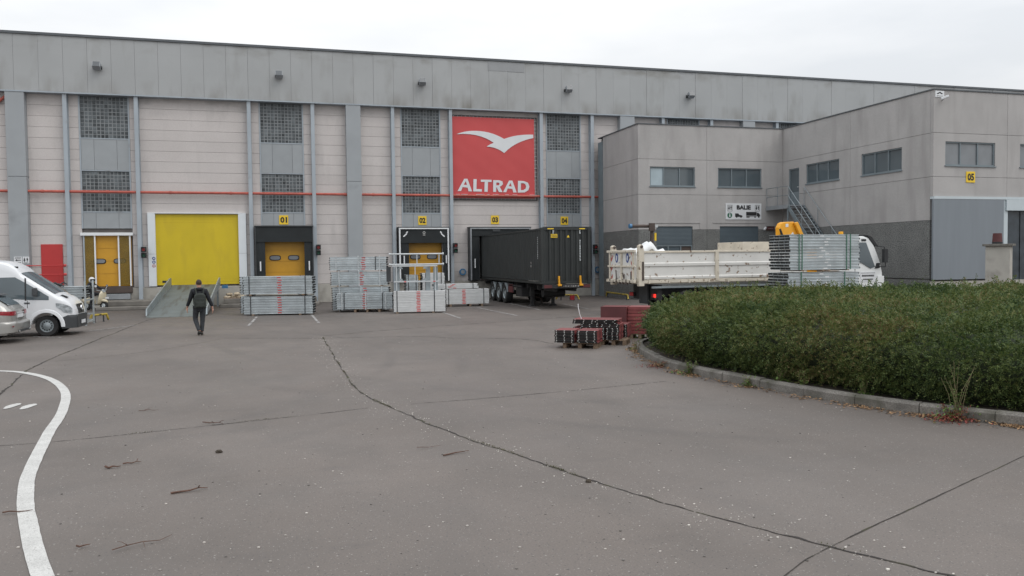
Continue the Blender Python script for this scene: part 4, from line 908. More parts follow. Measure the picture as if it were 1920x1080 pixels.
# second stack on a pallet
def pallet(label, loc_, rotz, L=1.2, W=.8, m0='wood'):
    t = thing('pallet', label, 'pallet', loc_, rotz, 'wooden pallets', local=True)
    for i in range(5): MB().box(-L/2, L/2, i*(W-.1)/4, i*(W-.1)/4+.1, .122, .144).obj('top_board', m0, t)
    for x in (-L/2, -.05, L/2-.1):
        MB().box(x, x+.1, 0, W, .1, .12).obj('cross_board', m0, t); MB().box(x, x+.1, 0, W, 0, .02).obj('bottom_board', m0, t)
        for y in (0, W/2-.07, W-.14): MB().box(x, x+.1, y, y+.14, .022, .098).obj('block', m0, t)
    return t
oB = (3.62, 37.45, YA)
pallet('wooden pallet under the front bundle of the tall deck stack between docks 01 and 02', loc(oB, .12, .02), YA)
bundle('deck_bundle', 'front bundle of galvanised decks on a pallet between docks 01 and 02', GA, loc(oB, 0, 0, .15), YA, 2.55, .32, .105, 7, 2, straps=(-.92, .83), ties=(-1.02, .06, .98), sxs=(.0, -.01, .02), seed=5)
bundle('deck_bundle', 'bottom bundle of the tall galvanised deck stack, behind the pallet bundle', GA, loc(oB, -.28, .85, 0), YA, 2.62, .32, .108, 10, 2, ties=(-.98, .03, 1.0), z0=.05, bearers=(-1, 1), sxs=(.2, .24, .22), seed=6)
bundle('deck_bundle', 'middle bundle of the tall galvanised deck stack, above the pallet bundle', GA, loc(oB, -.31, .83, 1.17), YA, 2.62, .32, .105, 6, 2, ties=(-.95, -.02, .95), z0=.05, bearers=(-1, 1), sxs=(.09, .12, .06), seed=7)
bundle('deck_bundle', 'topmost bundle of the tall galvanised deck stack between docks 01 and 02', GA, loc(oB, -.36, .84, 1.88), YA, 2.62, .32, .105, 6, 2, straps=(.8,), ties=(-1.03, .0, 1.0), z0=.05, bearers=(-1, 1), sxs=(.22, .26, .24), seed=8, jit=.02)
# pale plank stacks
YC = R(-8.2); oC = (5.89, 35.68, YC); GC = 'bundles of pale grey planks in front of dock 02'
bundle('plank_bundle', 'large pale grey plank bundle with red stripe directly in front of dock 02', GC, loc(oC, 0, 0, 0), YC, 2.3, .32, .0715, 13, 2, 'alu_white', straps=(-1.0, .66), z0=.06, bearers=(-1.0, .6), sxs=(-.05, -.04, -.06), white=True, seed=9, cat='planks', jit=.006)
oD = (8.93, 39.7, R(-3))
bundle('plank_bundle', 'pale grey plank bundle with red stripe left of the dark container', GC, loc(oD, 0, 0, 0), oD[2], 2.35, .32, .075, 10, 2, 'alu_white', straps=(-.9, .9), z0=.12, bearers=(-.8, .2, .8), sxs=(-.12, -.11, -.13), white=True, seed=10, cat='planks', jit=.006)
bundle('plank_bundle', 'small skewed bundle of pale planks lying on top beside the dark container', GC, loc(oD, -.42, .12, .885), oD[2]+R(3), 2.2, .3, .06, 4, 2, 'alu_white', straps=(-.6, .8), z0=.02, sxs=(-.15, -.4, -.2), white=True, seed=11, cat='planks', jit=.09)
bundle('plank_bundle', 'tall pale plank bundle close to the orange door of dock 02', GC, (7.55, 41.2, 0), R(0), 1.15, .34, .0815, 20, 2, 'alu_white', None, straps=(-.42, .4), z0=.06, bearers=(-.4, .4), white=True, seed=12, cat='planks')
bundle('plank_bundle', 'tall plank bundle with dark gaps behind the trestle frames at dock 02', GC, (6.45, 41.3, 0), R(0), .6, .34, .0815, 19, 2, 'galv', None, straps=(-.2, .2), z0=.06, bearers=(-.2, .2), seed=13, cat='planks')
# frames on the front plank bundle
H0 = .998
tf = thing('trestle_frame', 'galvanised trestle frame with plates standing on the pale plank bundle', 'scaffold frame', loc(oC, -.08, .15, H0), YC, local=True)
m_ = MB(); m_.box(-1.05, .95, 0, .06, .38, .44); m_.box(-1.0, .95, .42, .48, .38, .44); m_.box(-1.12, .9, 0, .06, 1.08, 1.14); m_.box(-1.1, .9, .42, .48, 1.08, 1.14); m_.obj('rail', 'galv_bright', tf, bevel=.006)
for x in (-.95, .78):
    for y in (.01, .43): MB().box(x, x+.045, y, y+.045, 0.0, 1.08).obj('upright', 'galv_bright', tf)
MB().box(-.12, -.08, .01, .05, .44, 1.08).obj('upright', 'galv_bright', tf)
for x, a, b, mm in ((-1.0, .0, 1.05, 'galv_dark'), (.38, 0, 1.07, 'galv_dark'), (.72, .0, 1.05, 'galv_dark'), (-1.38, .42, 1.08, 'dark_grey')):
    MB().box(x, x+.2, .2, .26, a, b).obj('side_plate', mm, tf)
for x in (-.85, .25):
    for z in (.46, .98): MB().prism([(x, z), (x+.22, z), (x+.16, z+.09), (x+.05, z+.09)], 'y', -.01, .07).obj('bracket', 'galv_dark', tf)
MB().box(-.6, -.5, -.004, .0, .39, .43).obj('red_label', 'label_red', tf); MB().box(.7, .8, -.004, 0, .39, .43).obj('red_label', 'label_red', tf)
gf = thing('guardrail_frame', 'galvanised guardrail frame lying on top of the trestle frame', 'scaffold frame', loc(oC, -.05, .15, H0+1.145), YC, local=True)
m_ = MB()
for z in (.035, .5): m_.cyl((-1.2, .03, z), (1.12, .03, z), .034, 8); m_.cyl((-1.28, .03, z), (-1.2, .03, z), .05, 8); m_.cyl((1.1, .03, z), (1.16, .03, z), .06, 8)
m_.obj('tube', 'galv_bright', gf, smooth=40)
for x in (-1.05, -.04, .95): MB().cyl((x, .03, .07), (x, .03, .47), .024, 8).obj('upright', 'galv_bright', gf, smooth=40)
# big stack behind the hedge
GR = 'bundles of galvanised decks beside the tipper truck'; oR = (19.75, 26.0, 0)
st4 = (.0, .22, .05, .17, -.2, .12, -.1, -.14, .1, .08, .13, -.1)
bundle('deck_bundle', 'large upper bundle of galvanised decks beside the tipper truck, behind the hedge', GR, (19.75, 26.0, 1.79), 0, 3.07, .32, .111, 12, 4, sticker='sticker', straps=(-1.15, -1.02, .95, 1.12), strapm='ink_green', z0=.05, bearers=(-1.0, -.1, .15, 1.0), sxs=st4, seed=20, jit=.03, claw='board_end')
bundle('deck_bundle', 'lower bundle of galvanised decks beside the tipper truck, its foot behind the hedge', GR, (19.7, 25.98, .86), 0, 3.12, .32, .112, 7, 4, sticker='sticker', straps=(-1.02, .9), strapm='ink_green', z0=.10, bearers=(-1.0, 1.0), sxs=st4, seed=21, jit=.03, claw='board_end')
bundle('deck_bundle', 'bottom bundle of galvanised decks hidden to its top by the hedge', GR, (19.7, 25.98, .0), 0, 3.12, .32, .11, 7, 4, sticker='sticker', z0=.08, bearers=(-1.0, 1.0), sxs=st4, seed=22, jit=.03, claw='board_end')

# ================================================================== red boards with black ends
YR = R(-33); oP = (6.92, 20.18, YR); GB = 'bundles of red boards beside the hedge'
def boardmesh(L, w_, h, ends=True, m0='red_board'):
    mb = MB(); mb.box(0, w_, .03, L, 0, h*.93 if ends else h-.012); mb.m = 1
    if ends:
        mb.box(.004, w_-.004, 0, .03, h*.08, h*.86); mb.box(.012, w_-.012, -.012, 0, h*.3, h*.6); mb.m = 2
        for x in (.1, .5, .88): mb.box(w_*x-.013, w_*x+.013, -.02, .012, h*.34, h*.68)
    return mb.mesh('board', [m0, 'board_end', 'tip'])
def redbundle(label, x, y, z, w_, L, h, n, cols=1, ends=True, m0='red_board', straps=(), seed=1, jx=.012):
    t = thing('board_bundle', label, 'board bundle', loc(oP, x, y, z), YR, GB, local=True); me = boardmesh(L, w_, h, ends, m0); rr = random.Random(seed)
    for k in range(n):
        for c in range(cols): inst(me, 'board', t, (c*(w_+.006)+rr.uniform(-jx, jx), rr.uniform(-.02, .02), h*k))
    for s in straps: 
        W = cols*(w_+.006); b = MB(); b.box(W+.012, W+.016, s-.015, s+.015, 0, h*n+.004); b.box(-.012, W+.016, s-.015, s+.015, h*n+.005, h*n+.009); b.obj('strap', 'hole', t)
    return t
pallet('wooden pallet under the two front red board bundles', loc(oP, .66, .10), YR, .92, .62, 'wood')
pallet('wooden pallet under the front right red board bundles', loc(oP, 1.40, 1.0), YR, .7, .72, 'wood')
redbundle('low red board bundle with black ends, front left of the group', 0, 0, .146, .54, .74, .042, 8, seed=1)
redbundle('low red board bundle with black ends in the middle of the front row', .60, 0, .146, .54, .74, .042, 8, straps=(.36,), seed=2)
redbundle('red board bundle with black ends on the front right pallet', 1.20, .97, .146, .36, .74, .042, 8, straps=(.36,), seed=3)
redbundle('red board bundle behind the front right one, set back beside the hedge', 1.30, 1.78, .146, .36, .74, .046, 8, straps=(.2, .5), seed=7)
redbundle('red board bundle with black ends at the back left, under the crossing layers', .30, .97, .146, .42, .74, .042, 8, seed=8); redbundle('red board bundle with black ends at the back centre, under the crossing layers', .74, .97, .146, .44, .74, .042, 8, seed=9)
redbundle('wide lower layer of red boards lying across the back bundles', .50, .98, .485, .53, .74, .045, 2, 2, seed=4)
redbundle('wide top layer of red boards lying across the back bundles', .26, .96, .577, .62, .74, .042, 3, 2, straps=(.36,), seed=5, jx=.03)
rb_ = redbundle('tall dull red bundle of boards rising behind the black ended boards', .72, 2.80, .146, .76, .74, .1, 8, 1, False, 'red_board', (.25, .55), seed=6)
MB().box(-.004, .76, -.03, -.002, .0, .80).obj('end_cover', 'red_dull', rb_)
redbundle('red board stack right of the tall dull bundle, half hidden by the hedge', 1.50, 2.86, .146, .66, .74, .1, 8, 1, False, 'red_board', (), seed=16)
pallet('wooden pallet under the red board stack half hidden by the hedge', loc(oP, 1.85, 2.9), YR, .6, .7)
pallet('wooden pallet under the tall dull red bundle', loc(oP, 1.1, 2.82), YR, .8, .7)
p0 = Vector(loc(oP, .5, 1.1, .70)); o = MB().tube([p0, p0+Vector((-.05, .0, .12)), p0+Vector((-.09, 0, .3)), p0+Vector((-.10, .0, .42))], .012, 5).obj('loose_strap', 'sign_white', origin=p0); tag(o, 'loose white plastic strap sticking up from the red boards', 'strap')

# ================================================================== tipper truck with crane
YT = R(3); oT = (13.7, 29.5, YT)
tk = thing('tipper_truck', 'worn white tipper truck with crane, parked behind the hedge', 'truck', (13.7, 29.5, 0), YT, local=True)
def sidewall(y, f, nm):
    m_ = MB()
    for a, b in ((.22, 3.50), (3.68, 7.9)):
        pr = [(0, 1.47), (.05*f, 1.50), (.055*f, 1.58), (0, 1.62), (0, 1.98), (.045*f, 2.02), (.05*f, 2.12), (0, 2.16), (0, 2.55), (-.05*f, 2.55), (-.05*f, 1.47)]
        m_.prism([(y+p, z) for p, z in pr], 'x', a, b)
    w_ = m_.obj(nm, 'truck_white', tk)
    m_ = MB(); m_.box(.18, 7.95, min(y-.05*f, y+.05*f), max(y-.05*f, y+.05*f), 2.555, 2.63); m_.obj('top_rail', 'truck_cream', tk, bevel=.01)
    for x in (3.5, 7.9): MB().box(x, x+.17, min(y-.06*f, y+.07*f), max(y-.06*f, y+.07*f), 1.40, 2.65).obj('side_post', 'truck_cream', tk, bevel=.012)
    m_ = MB(); m_.box(.2, 8.0, min(y, y+.04*f), max(y, y+.04*f), 1.34, 1.45)
    for k in range(9): m_.box(.4+k*.92, .48+k*.92, min(y, y+.085*f), max(y, y+.085*f), 1.32, 1.46)
    m_.obj('lower_rail', 'truck_cream', tk, bevel=.006)
sidewall(0, -1, 'side_board'); sidewall(2.5, 1, 'side_board')
MB().box(.1, 8.0, .06, 2.44, 1.30, 1.45).obj('bed_floor', 'truck_cream', tk); MB().box(7.95, 8.05, 0.06, 2.44, 1.45, 2.9).obj('headboard', 'truck_cream', tk)
for y in (-.06, 2.36):
    b = MB(); b.prism([(-.02, 1.22), (.22, 1.22), (.22, 2.62), (.16, 2.86), (.06, 2.9), (-.02, 2.84)], 'y', y, y+.2); b.obj('rear_post', 'truck_cream', tk, bevel=.02); MB().cyl((.09, y-.03, 2.8), (.09, y+.23, 2.8), .06, 10).obj('hinge_pin', 'rust_brown', tk)
MB().box(.11, .19, -.085, -.064, 1.45, 2.2).obj('post_face', 'rust_brown', tk)
tg = MB().box(-.12, -.04, .16, 2.34, 1.40, 2.60).obj('tailgate', 'truck_white', tk, bevel=.01)
for z, h, d in ((2.58, .1, .10), (1.98, .07, .06), (1.36, .12, .12)): MB().box(-.12-d, -.123, .0, 2.5, z, z+h).obj('gate_rail', 'truck_cream', tg, bevel=.012)
for y in (.16, 1.18, 2.24): MB().box(-.19, -.122, y, y+.1, 1.49, 2.575).obj('gate_rib', 'truck_cream', tg, bevel=.01)
for y0, y1, s in ((.30, .55, 1), (2.0, 2.24, -1)):
    for k in range(5):
        z = 1.55+k*.2; e0, e1 = (y0, y0+.13) if s > 0 else (y1-.13, y1)
        mm = 'reflector' if k % 2 == 0 else 'sign_white'
        MB().prism([(e0, z), (e1, z+.16*s), (e1, z+.16*s+.14), (e0, z+.14)], 'x', -.128, -.122).obj('chevron', mm, tg)
for y in (.75, 1.72):
    e = MB(); e.prism([(y+.13*math.cos(a), 2.36+.2*math.sin(a)) for a in [2*math.pi*i/18 for i in range(18)]], 'x', -.127, -.122); em = e.obj('emblem', 'ink_blue', tg); MB().prism([(y-.02, 2.22), (y+.06, 2.3), (y+.03, 2.48), (y-.06, 2.42)], 'x', -.131, -.128).obj('emblem_figure', 'sign_white', tg)
rr = random.Random(9)
for k in range(7): y = .3+k*.3; MB().box(-.24, -.18, y, y+rr.uniform(.05, .14), 1.3+rr.uniform(-.02, .1), 1.42+rr.uniform(0, .12)).obj('gate_latch', 'rust_brown', tg)
for pts, r in (([(-.2, .9, 1.4), (-.22, .85, 1.7), (-.2, .92, 1.5), (-.22, 1.0, 1.75)], .02), ([(-.2, .3, 1.35), (-.2, .3, 1.8)], .025), ([(-.2, 1.6, 1.35), (-.22, 1.6, 1.85)], .025)): MB().tube(pts, r, 6).obj('latch_rod', 'rust_brown', tg)
m_ = MB()
for y in (.8, 1.62): m_.box(.95, 12.0, y, y+.1, .75, 1.05)
m_.box(.95, 1.15, .2, 2.3, .62, 1.25); m_.obj('chassis', 'chassis', tk)
MB().box(.82, .94, .85, 1.55, .45, 1.28).obj('tow_frame', 'dark_grey', tk, bevel=.02)
for y, on in ((.1, True), (2.05, False)):
    l = MB().box(.83, .95, y, y+.36, .72, .9).obj('light_bar', 'chassis', tk); MB().box(.81, .828, y+.02, y+.18, .74, .88).obj('tail_light', 'lamp_red' if on else 'reflector', tk); MB().box(.81, .828, y+.2, y+.34, .74, .88).obj('tail_light', 'reflector', tk)
for x in (2.2, 3.55, 10.7):
    for y, f in ((.16, -1), (2.34, 1)): wheel(tk, (x, y, .5), .5, .34, 'truck_white', .56, 8, 'y', f)
    MB().cyl((x, .3, .5), (x, 2.2, .5), .08, 8).obj('axle', 'chassis', tk)
MB().box(4.6, 7.2, .05, .5, .45, 1.0).obj('side_tank', 'dark_grey', tk, bevel=.04); MB().box(.6, 9.2, .02, .08, 1.12, 1.2).obj('side_guard', 'galv_dark', tk)
# crane between bed and cab
cb = MB(); cb.box(8.8, 9.4, .9, 1.6, 1.0, 2.9); base = cb.obj('crane_column', 'crane', tk, bevel=.03)
CXO = .5
BB = lambda P: [(x+CXO, z) for x, z in P]
b = MB(); b.prism(BB([(6.98, 3.0), (6.96, 3.62), (7.06, 3.80), (7.2, 3.86), (7.72, 3.88), (8.4, 2.9), (8.1, 2.7), (7.5, 3.2), (7.0, 2.8)]), 'y', 1.0, 1.3); b.obj('crane_arm', 'crane', tk, bevel=.03)
b = MB(); b.prism(BB([(7.66, 3.82), (7.84, 3.86), (8.45, 2.72), (8.25, 2.7)]), 'y', .86, .98); cr_ = b.obj('crane_boom', 'crane', tk, bevel=.02)
MB().box(7.28+CXO, 7.42+CXO, .985, .998, 3.64, 3.78).obj('crane_label', 'sign_white', tk); b = MB(); b.prism(BB([(7.55, 3.3), (7.66, 3.42), (7.82, 3.15), (7.72, 3.05)]), 'y', .985, .998); b.obj('crane_label', 'sign_white', tk)
MB().tube([(6.95+CXO, .95, 3.55), (7.05+CXO, .94, 3.3), (7.2+CXO, .94, 3.05), (7.5+CXO, .94, 2.7)], .045, 8).obj('hydraulic_hose', 'rubber', tk, smooth=40)
MB().box(5.15, 7.0, .4, 2.3, 1.5, 2.98).obj('load_box', 'truck_cream', tk, bevel=.01)
# cab
cabp = [(9.85, .55), (12.08, .55), (12.25, .75), (12.25, 1.55), (12.1, 2.1), (11.75, 2.85), (11.5, 3.12), (11.2, 3.2), (9.85, 3.22)]
cab = MB().prism(cabp, 'y', .03, 2.47).obj('cab', 'cab_white', tk, bevel=.07)
wp = [(10.05, 2.92), (11.29, 2.92), (11.8, 1.83), (11.55, 1.76), (11.05, 2.02), (10.05, 2.02)]
MB().prism(wp, 'y', -.004, .028).obj('side_window', 'glass', tk); MB().prism(wp, 'y', 2.472, 2.5).obj('side_window', 'glass', tk)
w_ = MB(); w_.prism([(11.8, 1.75), (12.06, 1.78), (12.06, 2.0), (11.9, 2.0)], 'y', -.008, .029); w_.obj('mirror_mount', 'black', tk)
ws = MB(); ws.add([(12.255, .2, 1.66), (12.255, 2.3, 1.66), (11.8, 2.2, 2.82), (11.8, .3, 2.82)], [(0, 1, 2, 3)]); ws.add([(12.2, .2, 1.6), (12.2, 2.3, 1.6), (11.74, 2.2, 2.8), (11.74, .3, 2.8)], [(3, 2, 1, 0)]); ws.obj('windscreen', 'glass', tk)
vz = MB(); vz.prism([(11.35, 3.26), (11.62, 3.18), (11.92, 2.82), (12., 2.76), (11.8, 2.74), (11.5, 3.05)], 'y', .0, 2.5); vz.obj('sun_visor', 'black', tk, bevel=.02)
MB().box(11.05, 11.3, .005, .026, 2.98, 3.07).obj('roof_vent', 'black', tk)
mr = MB(); mr.box(12.02, 12.22, -.32, -.16, 2.02, 2.62); mr.tube([(11.9, .05, 2.75), (12.1, -.22, 2.72), (12.1, -.24, 2.6)], .02, 6); mr.tube([(11.9, .05, 1.85), (12.15, -.22, 1.82), (12.15, -.24, 2.05)], .022, 6); mr.obj('wing_mirror', 'black', tk, bevel=.03)
dp = MB().box(11., 11.85, .012, .028, 1.18, 1.62).obj('door_sign', 'sign_white', tk); m_ = MB(); rr = random.Random(6)
for z, a, b, h in ((1.55, 11.05, 11.8, .02), (1.40, 11.08, 11.75, .08), (1.25, 11.15, 11.7, .06)):
    x = a
    while x < b: l = rr.uniform(.03, .06); m_.box(x, min(x+l, b), .006, .011, z, z+h); x += l+.018
m_.obj('sign_print', 'ink', dp)
MB().cyl((10.35, .5, 3.23), (10.35, .5, 3.42), .1, 12).obj('beacon', 'twist_orange', tk, smooth=40); MB().box(12.25, 12.42, .0, 2.5, .5, 1.1).obj('bumper', 'cab_white', tk, bevel=.04)
MB().box(11.92, 12.28, -.03, .02, .62, 1.42).obj('corner_deflector', 'cab_white', tk, bevel=.01); MB().box(10.7, 10.72, .02, .028, .7, 1.9).obj('door_gap', 'hole', tk)
# tarpaulin on the load
rr = random.Random(8); P = []
for i in range(15):
    P.append([]); 
    for j in range(11):
        x = .12+i*.11; y = .5+j*.16; h = 2.60+max(0, .42-1.05*abs(x-.85)-.28*abs(y-.75))+.07*abs(math.sin(x*6+y*2.3))+.05*abs(math.sin(y*7-x*3))+rr.uniform(-.03, .03)+(.05 if x < .6 else 0)
        P[-1].append(loc(oT, x, y, h-(.25 if i in (0, 14) or j in (0, 10) else 0)))
o = MB().grid(P).obj('tarpaulin', 'tarp', smooth=70, origin=loc(oT, .8, 1.2, 2.5)); o.modifiers.new('thick', 'SOLIDIFY').thickness = .02; tag(o, 'crumpled white sheet heaped over the rear of the tipper bed', 'tarpaulin')
# ================================================================== vehicles
XM = [lambda x: x]
def lerp(T, x):
    if x <= T[0][0]: return T[0][1]
    for (a, b), (c, d) in zip(T, T[1:]):
        if x <= c:
            t = (x-a)/(c-a) if c > a else 1; return b+(d-b)*t
    return T[-1][1]
def smoothT(T): return lambda x: lerp(T, x)
def vshell(xs, bot, top, hw, nz=9, ny=8, crown=.03, rnd=.10):
    rings = []
    for x in xs:
        b, t = bot(x), top(x); r_ = min(rnd, (t-b)*.4); L = []
        for j in range(nz+1):
            z = b+(t-b)*(1-(1-j/nz)**1.5); y = hw(x, z)
            if z > t-r_: y -= r_*(1-math.sqrt(max(0, 1-((z-(t-r_))/r_)**2)))
            L.append((y, z))
        yt = L[-1][0]; xm = XM[0](x); ring = [(xm, y, z) for y, z in L]
        for k in range(1, ny): yy = yt*(1-2*k/ny); ring.append((xm, yy, t+crown*(1-(yy/yt)**2)))
        ring += [(xm, -y, z) for y, z in L[::-1]]; rings.append(ring)
    return rings
class Pair:
    def __init__(s, l): s.l = l
    def obj(s, *a, **k): return [m.obj(*a, **k) for m in s.l]
def side_patch(pts, hw, off, n=8):   # one patch on each flank, pts = [(x, z low, z high)]
    res = []
    for s in (-1, 1):
        P = []; mb = MB()
        for i in range(len(pts)-1):
            for k in range(n if i < len(pts)-1 else 1):
                t = k/n; x = pts[i][0]+(pts[i+1][0]-pts[i][0])*t; a = pts[i][1]+(pts[i+1][1]-pts[i][1])*t; b = pts[i][2]+(pts[i+1][2]-pts[i][2])*t
                P.append([(XM[0](x), s*(hw(x, a+(b-a)*j/5)+off), a+(b-a)*j/5) for j in range(6)])
        x, a, b = pts[-1]; P.append([(XM[0](x), s*(hw(x, a+(b-a)*j/5)+off), a+(b-a)*j/5) for j in range(6)])
        mb.grid(P if s > 0 else P[::-1]); res.append(mb)
    return Pair(res)
# ---- white van, nose to the right
XM[0] = lambda x: x if x < .45 else .45+(x-.45)*.70
vn = thing('white_van', 'white panel van with dark bumper, nose towards the docks, parked at left', 'van', (-7.5, 30.62, 0), 0, local=True)
vtop = smoothT([(-5.2, 2.42), (-5.1, 2.50), (-1.6, 2.50), (-1.15, 2.44), (-.86, 2.25), (-.72, 2.08), (.28, 1.36), (.34, 1.31), (.60, 1.20), (.82, 1.06), (.93, .92), (.98, .80), (1.0, .62)])
def vbot(x):
    if x > .95: return .30
    for c in (0, -3.65):
        if abs(x-c) < .44: return .34+math.sqrt(max(0, .44**2-(x-c)**2))
    return .33
def vhw(x, z):
    p = lerp([(-5.2, .94), (-5, .98), (.1, .98), (.5, .95), (.8, .86), (.95, .74), (1.0, .62)], x); return p*(1-.10*max(0, z-1.25)/1.25) - .02*max(0, .55-z)
vx = [-5.2, -5.15, -5.05, -4.6]+[-3.65+.44*math.sin(R(a)) for a in range(-90, 91, 15)]+[-3.0, -2.4, -1.9, -1.6, -1.4, -1.25, -1.1, -.95, -.86, -.78, -.72]+[.44*math.sin(R(a)) for a in range(-80, 81, 10)]+[.47, .55, .62, .70, .78, .86, .92, .955, .98, 1.0]
vx = sorted(set(round(x, 4) for x in vx))
MB().loft(vshell(vx, vbot, vtop, vhw, 12, 10, .045, .13)).obj('body', 'van_white', vn, smooth=38)
wsb = MB(); wsb.grid([[(x, k/6*vhw(x, vtop(x))*.86, vtop(x)+.045*(1-(k/6*.86)**2)+.012) for k in range(-6, 7)] for x in [-.72+.97*i/10 for i in range(11)]]); wsb.obj('windscreen', 'glass', vn, smooth=60)
side_patch([(-1.55, 1.30, 1.96), (-.88, 1.26, 1.97), (-.48, 1.22, 1.72), (.10, 1.20, 1.32)], vhw, .006).obj('side_window', 'glass', vn, smooth=60)
side_patch([(-.60, 1.20, 1.95), (-.555, 1.20, 1.93)], vhw, .011, 2).obj('window_divider', 'black', vn)
hd = side_patch([(.30, .98, 1.10), (.55, .78, 1.06), (.80, .74, .98), (.88, .74, .90)], lambda x, z: vhw(x, z)*1.0, .012); hd.obj('headlight', 'headlight', vn, smooth=60)
bp = MB().loft(vshell([-.0+.46, .55, .7, .84, .93, .99, 1.03, 1.06], lambda x: .25, lambda x: lerp([(.4, .60), (.7, .70), (1.06, .68)], x), lambda x, z: vhw(min(x-.04, .99), z)+.025, 5, 6, .0, .05)).obj('bumper', 'dark_grey', vn, smooth=40)
GX = -.165
gr = MB(); gr.add([(1.0, -.36, .72), (1.0, .36, .72), (.90, .40, 1.02), (.90, -.40, 1.02)], [(0, 1, 2, 3)]); gr.add([(1.03, -.36, .72), (1.03, .36, .72), (.94, .40, 1.03), (.94, -.40, 1.03)], [(0, 1, 2, 3)]); gr.v = [(x+GX, y, z) for x, y, z in gr.v]; gr.obj('grille', 'black', vn)
MB().ring((1.02+GX, 0, .88), 'x', .075, .1, -.02, .03, 18).obj('front_badge', 'chrome', vn, smooth=40); m_ = MB(); 
for a in (90, 210, 330): m_.cyl((1.03+GX, 0, .88), (1.03+GX, .08*math.cos(R(a)), .88+.08*math.sin(R(a))), .012, 5)
m_.obj('badge_star', 'chrome', vn)
MB().box(1.062+GX, 1.075+GX, -.27, .27, .36, .48).obj('number_plate', 'sign_white', vn)
side_patch([(-5.0, .38, .52), (-4.2, .38, .52)], vhw, .02, 3).obj('side_moulding', 'dark_grey', vn); side_patch([(-3.1, .38, .52), (-.55, .38, .52)], vhw, .02, 6).obj('side_moulding', 'dark_grey', vn)
for s in (-1, 1):
    ar = MB(); P = [[(rad*math.cos(a), s*(vhw(0, .8)+o_), .345+rad*math.sin(a)) for rad, o_ in ((.45, -.02), (.45, .028), (.54, .02), (.56, -.01))] for a in [R(-4+188*i/20) for i in range(21)]]
    ar.grid(P if s > 0 else P[::-1]); ar.obj('wheel_arch', 'van_white', vn, smooth=50)
side_patch([(-1.62, .45, 2.0), (-1.60, .45, 2.0)], vhw, .004, 1).obj('door_gap', 'hole', vn); side_patch([(-.535, .95, 1.2), (-.52, .95, 1.2)], vhw, .004, 1).obj('door_gap', 'hole', vn)
for x in (-1.45, -.62): MB().box(x, x+.16, -1.0, -.975, 1.10, 1.14).obj('door_handle', 'dark_grey', vn, bevel=.006)
side_patch([(-3.0, 1.28, 1.30), (-1.7, 1.28, 1.30)], vhw, .004, 3).obj('slide_rail', 'dark_grey', vn)
for x in (0, -3.65):
    for y, f in ((-.82, -1), (.82, 1)): wheel(vn, (x, y, .345), .345, .22, 'galv_dark', .60, 12, 'y', f)
for s in (-1, 1): mr = MB(); mr.box(-.34, -.20, s*1.11-.09, s*1.11+.09, 1.34, 1.62); mr.box(-.32, -.24, min(s*.9, s*1.1), max(s*.9, s*1.1), 1.36, 1.44); mr.obj('wing_mirror', 'dark_grey', vn, bevel=.035)
hv = MB(); hv.grid([[(x, y, vtop(x)+.05) for y in (-.62, -.34)] for x in (.36, .46, .56)]); hv.obj('bonnet_vent', 'hole', vn)
dv = MB(); dv.box(-.98, -.86, -.72, -.60, 2.22, 2.32); dv.obj('roof_vent', 'black', vn)
XM[0] = lambda x: x
# ---- silver estate car, tail to the right (local +x is its nose)
sc_ = thing('silver_car', 'silver estate car seen from behind at the left edge beside the van', 'car', (-7.86, 28.2, 0), R(180), local=True)
ctop = smoothT([(0, .98), (.05, 1.02), (.10, 1.06), (.20, 1.16), (.55, 1.40), (.75, 1.44), (1.6, 1.475), (2.4, 1.45), (2.7, 1.38), (3.45, 1.0), (3.9, .93), (4.35, .80), (4.5, .70), (4.6, .55)])
def cbot(x):
    for c in (.95, 3.75):
        if abs(x-c) < .36: return .30+math.sqrt(max(0, .36**2-(x-c)**2))
    return .26 if x > .12 else .32
def chw(x, z):
    p = lerp([(0, .66), (.04, .74), (.12, .82), (.3, .88), (.9, .91), (3.6, .91), (4.2, .84), (4.5, .72), (4.6, .6)], x); return p*(1-.30*max(0, z-.92)/.55)-.06*max(0, .5-z)
cx = sorted(set([0, .02, .04, .07, .10, .14, .2, .28, .36, .45, .55, .65, .75]+[round(.95+.36*math.sin(R(a)), 3) for a in range(-90, 91, 15)]+[1.4, 1.8, 2.2, 2.4, 2.55, 2.7, 2.9, 3.1, 3.3]+[round(3.75+.36*math.sin(R(a)), 3) for a in range(-90, 91, 15)]+[4.2, 4.35, 4.45, 4.52, 4.57, 4.6]))
MB().loft(vshell(cx, cbot, ctop, chw, 12, 10, .03, .10)).obj('body', 'car_silver', sc_, smooth=40)
rs = MB(); rs.grid([[(x, k/5*chw(x, ctop(x))*.74, ctop(x)+.038) for k in range(-5, 6)] for x in [.15+.36*i/8 for i in range(9)]]); rs.obj('rear_window', 'glass', sc_, smooth=60)
side_patch([(.42, 1.05, 1.22), (.75, 1.0, 1.36), (1.6, .98, 1.39), (2.4, .97, 1.37), (2.75, .97, 1.28), (3.15, .97, 1.08)], chw, .005, 5).obj('side_window', 'glass', sc_, smooth=60)
for s in (-1, 1):
    P = []; tl = MB()
    for (x, y_) in ((-.012, .40), (-.012, .58), (.0, .655), (.035, .74), (.12, .825), (.26, .88), (.36, .90)):
        zl, zh = lerp([(-.02, .84), (.36, .88)], x), lerp([(-.02, .97), (.36, .99)], x)
        P.append([(x-.004, s*(y_+.008), zl), (x-.008, s*(y_+.010), (zl+zh)/2), (x-.004, s*(y_+.004), zh)])
    tl.grid(P if s < 0 else P[::-1]); tl.obj('tail_light', 'tail_red', sc_, smooth=60)
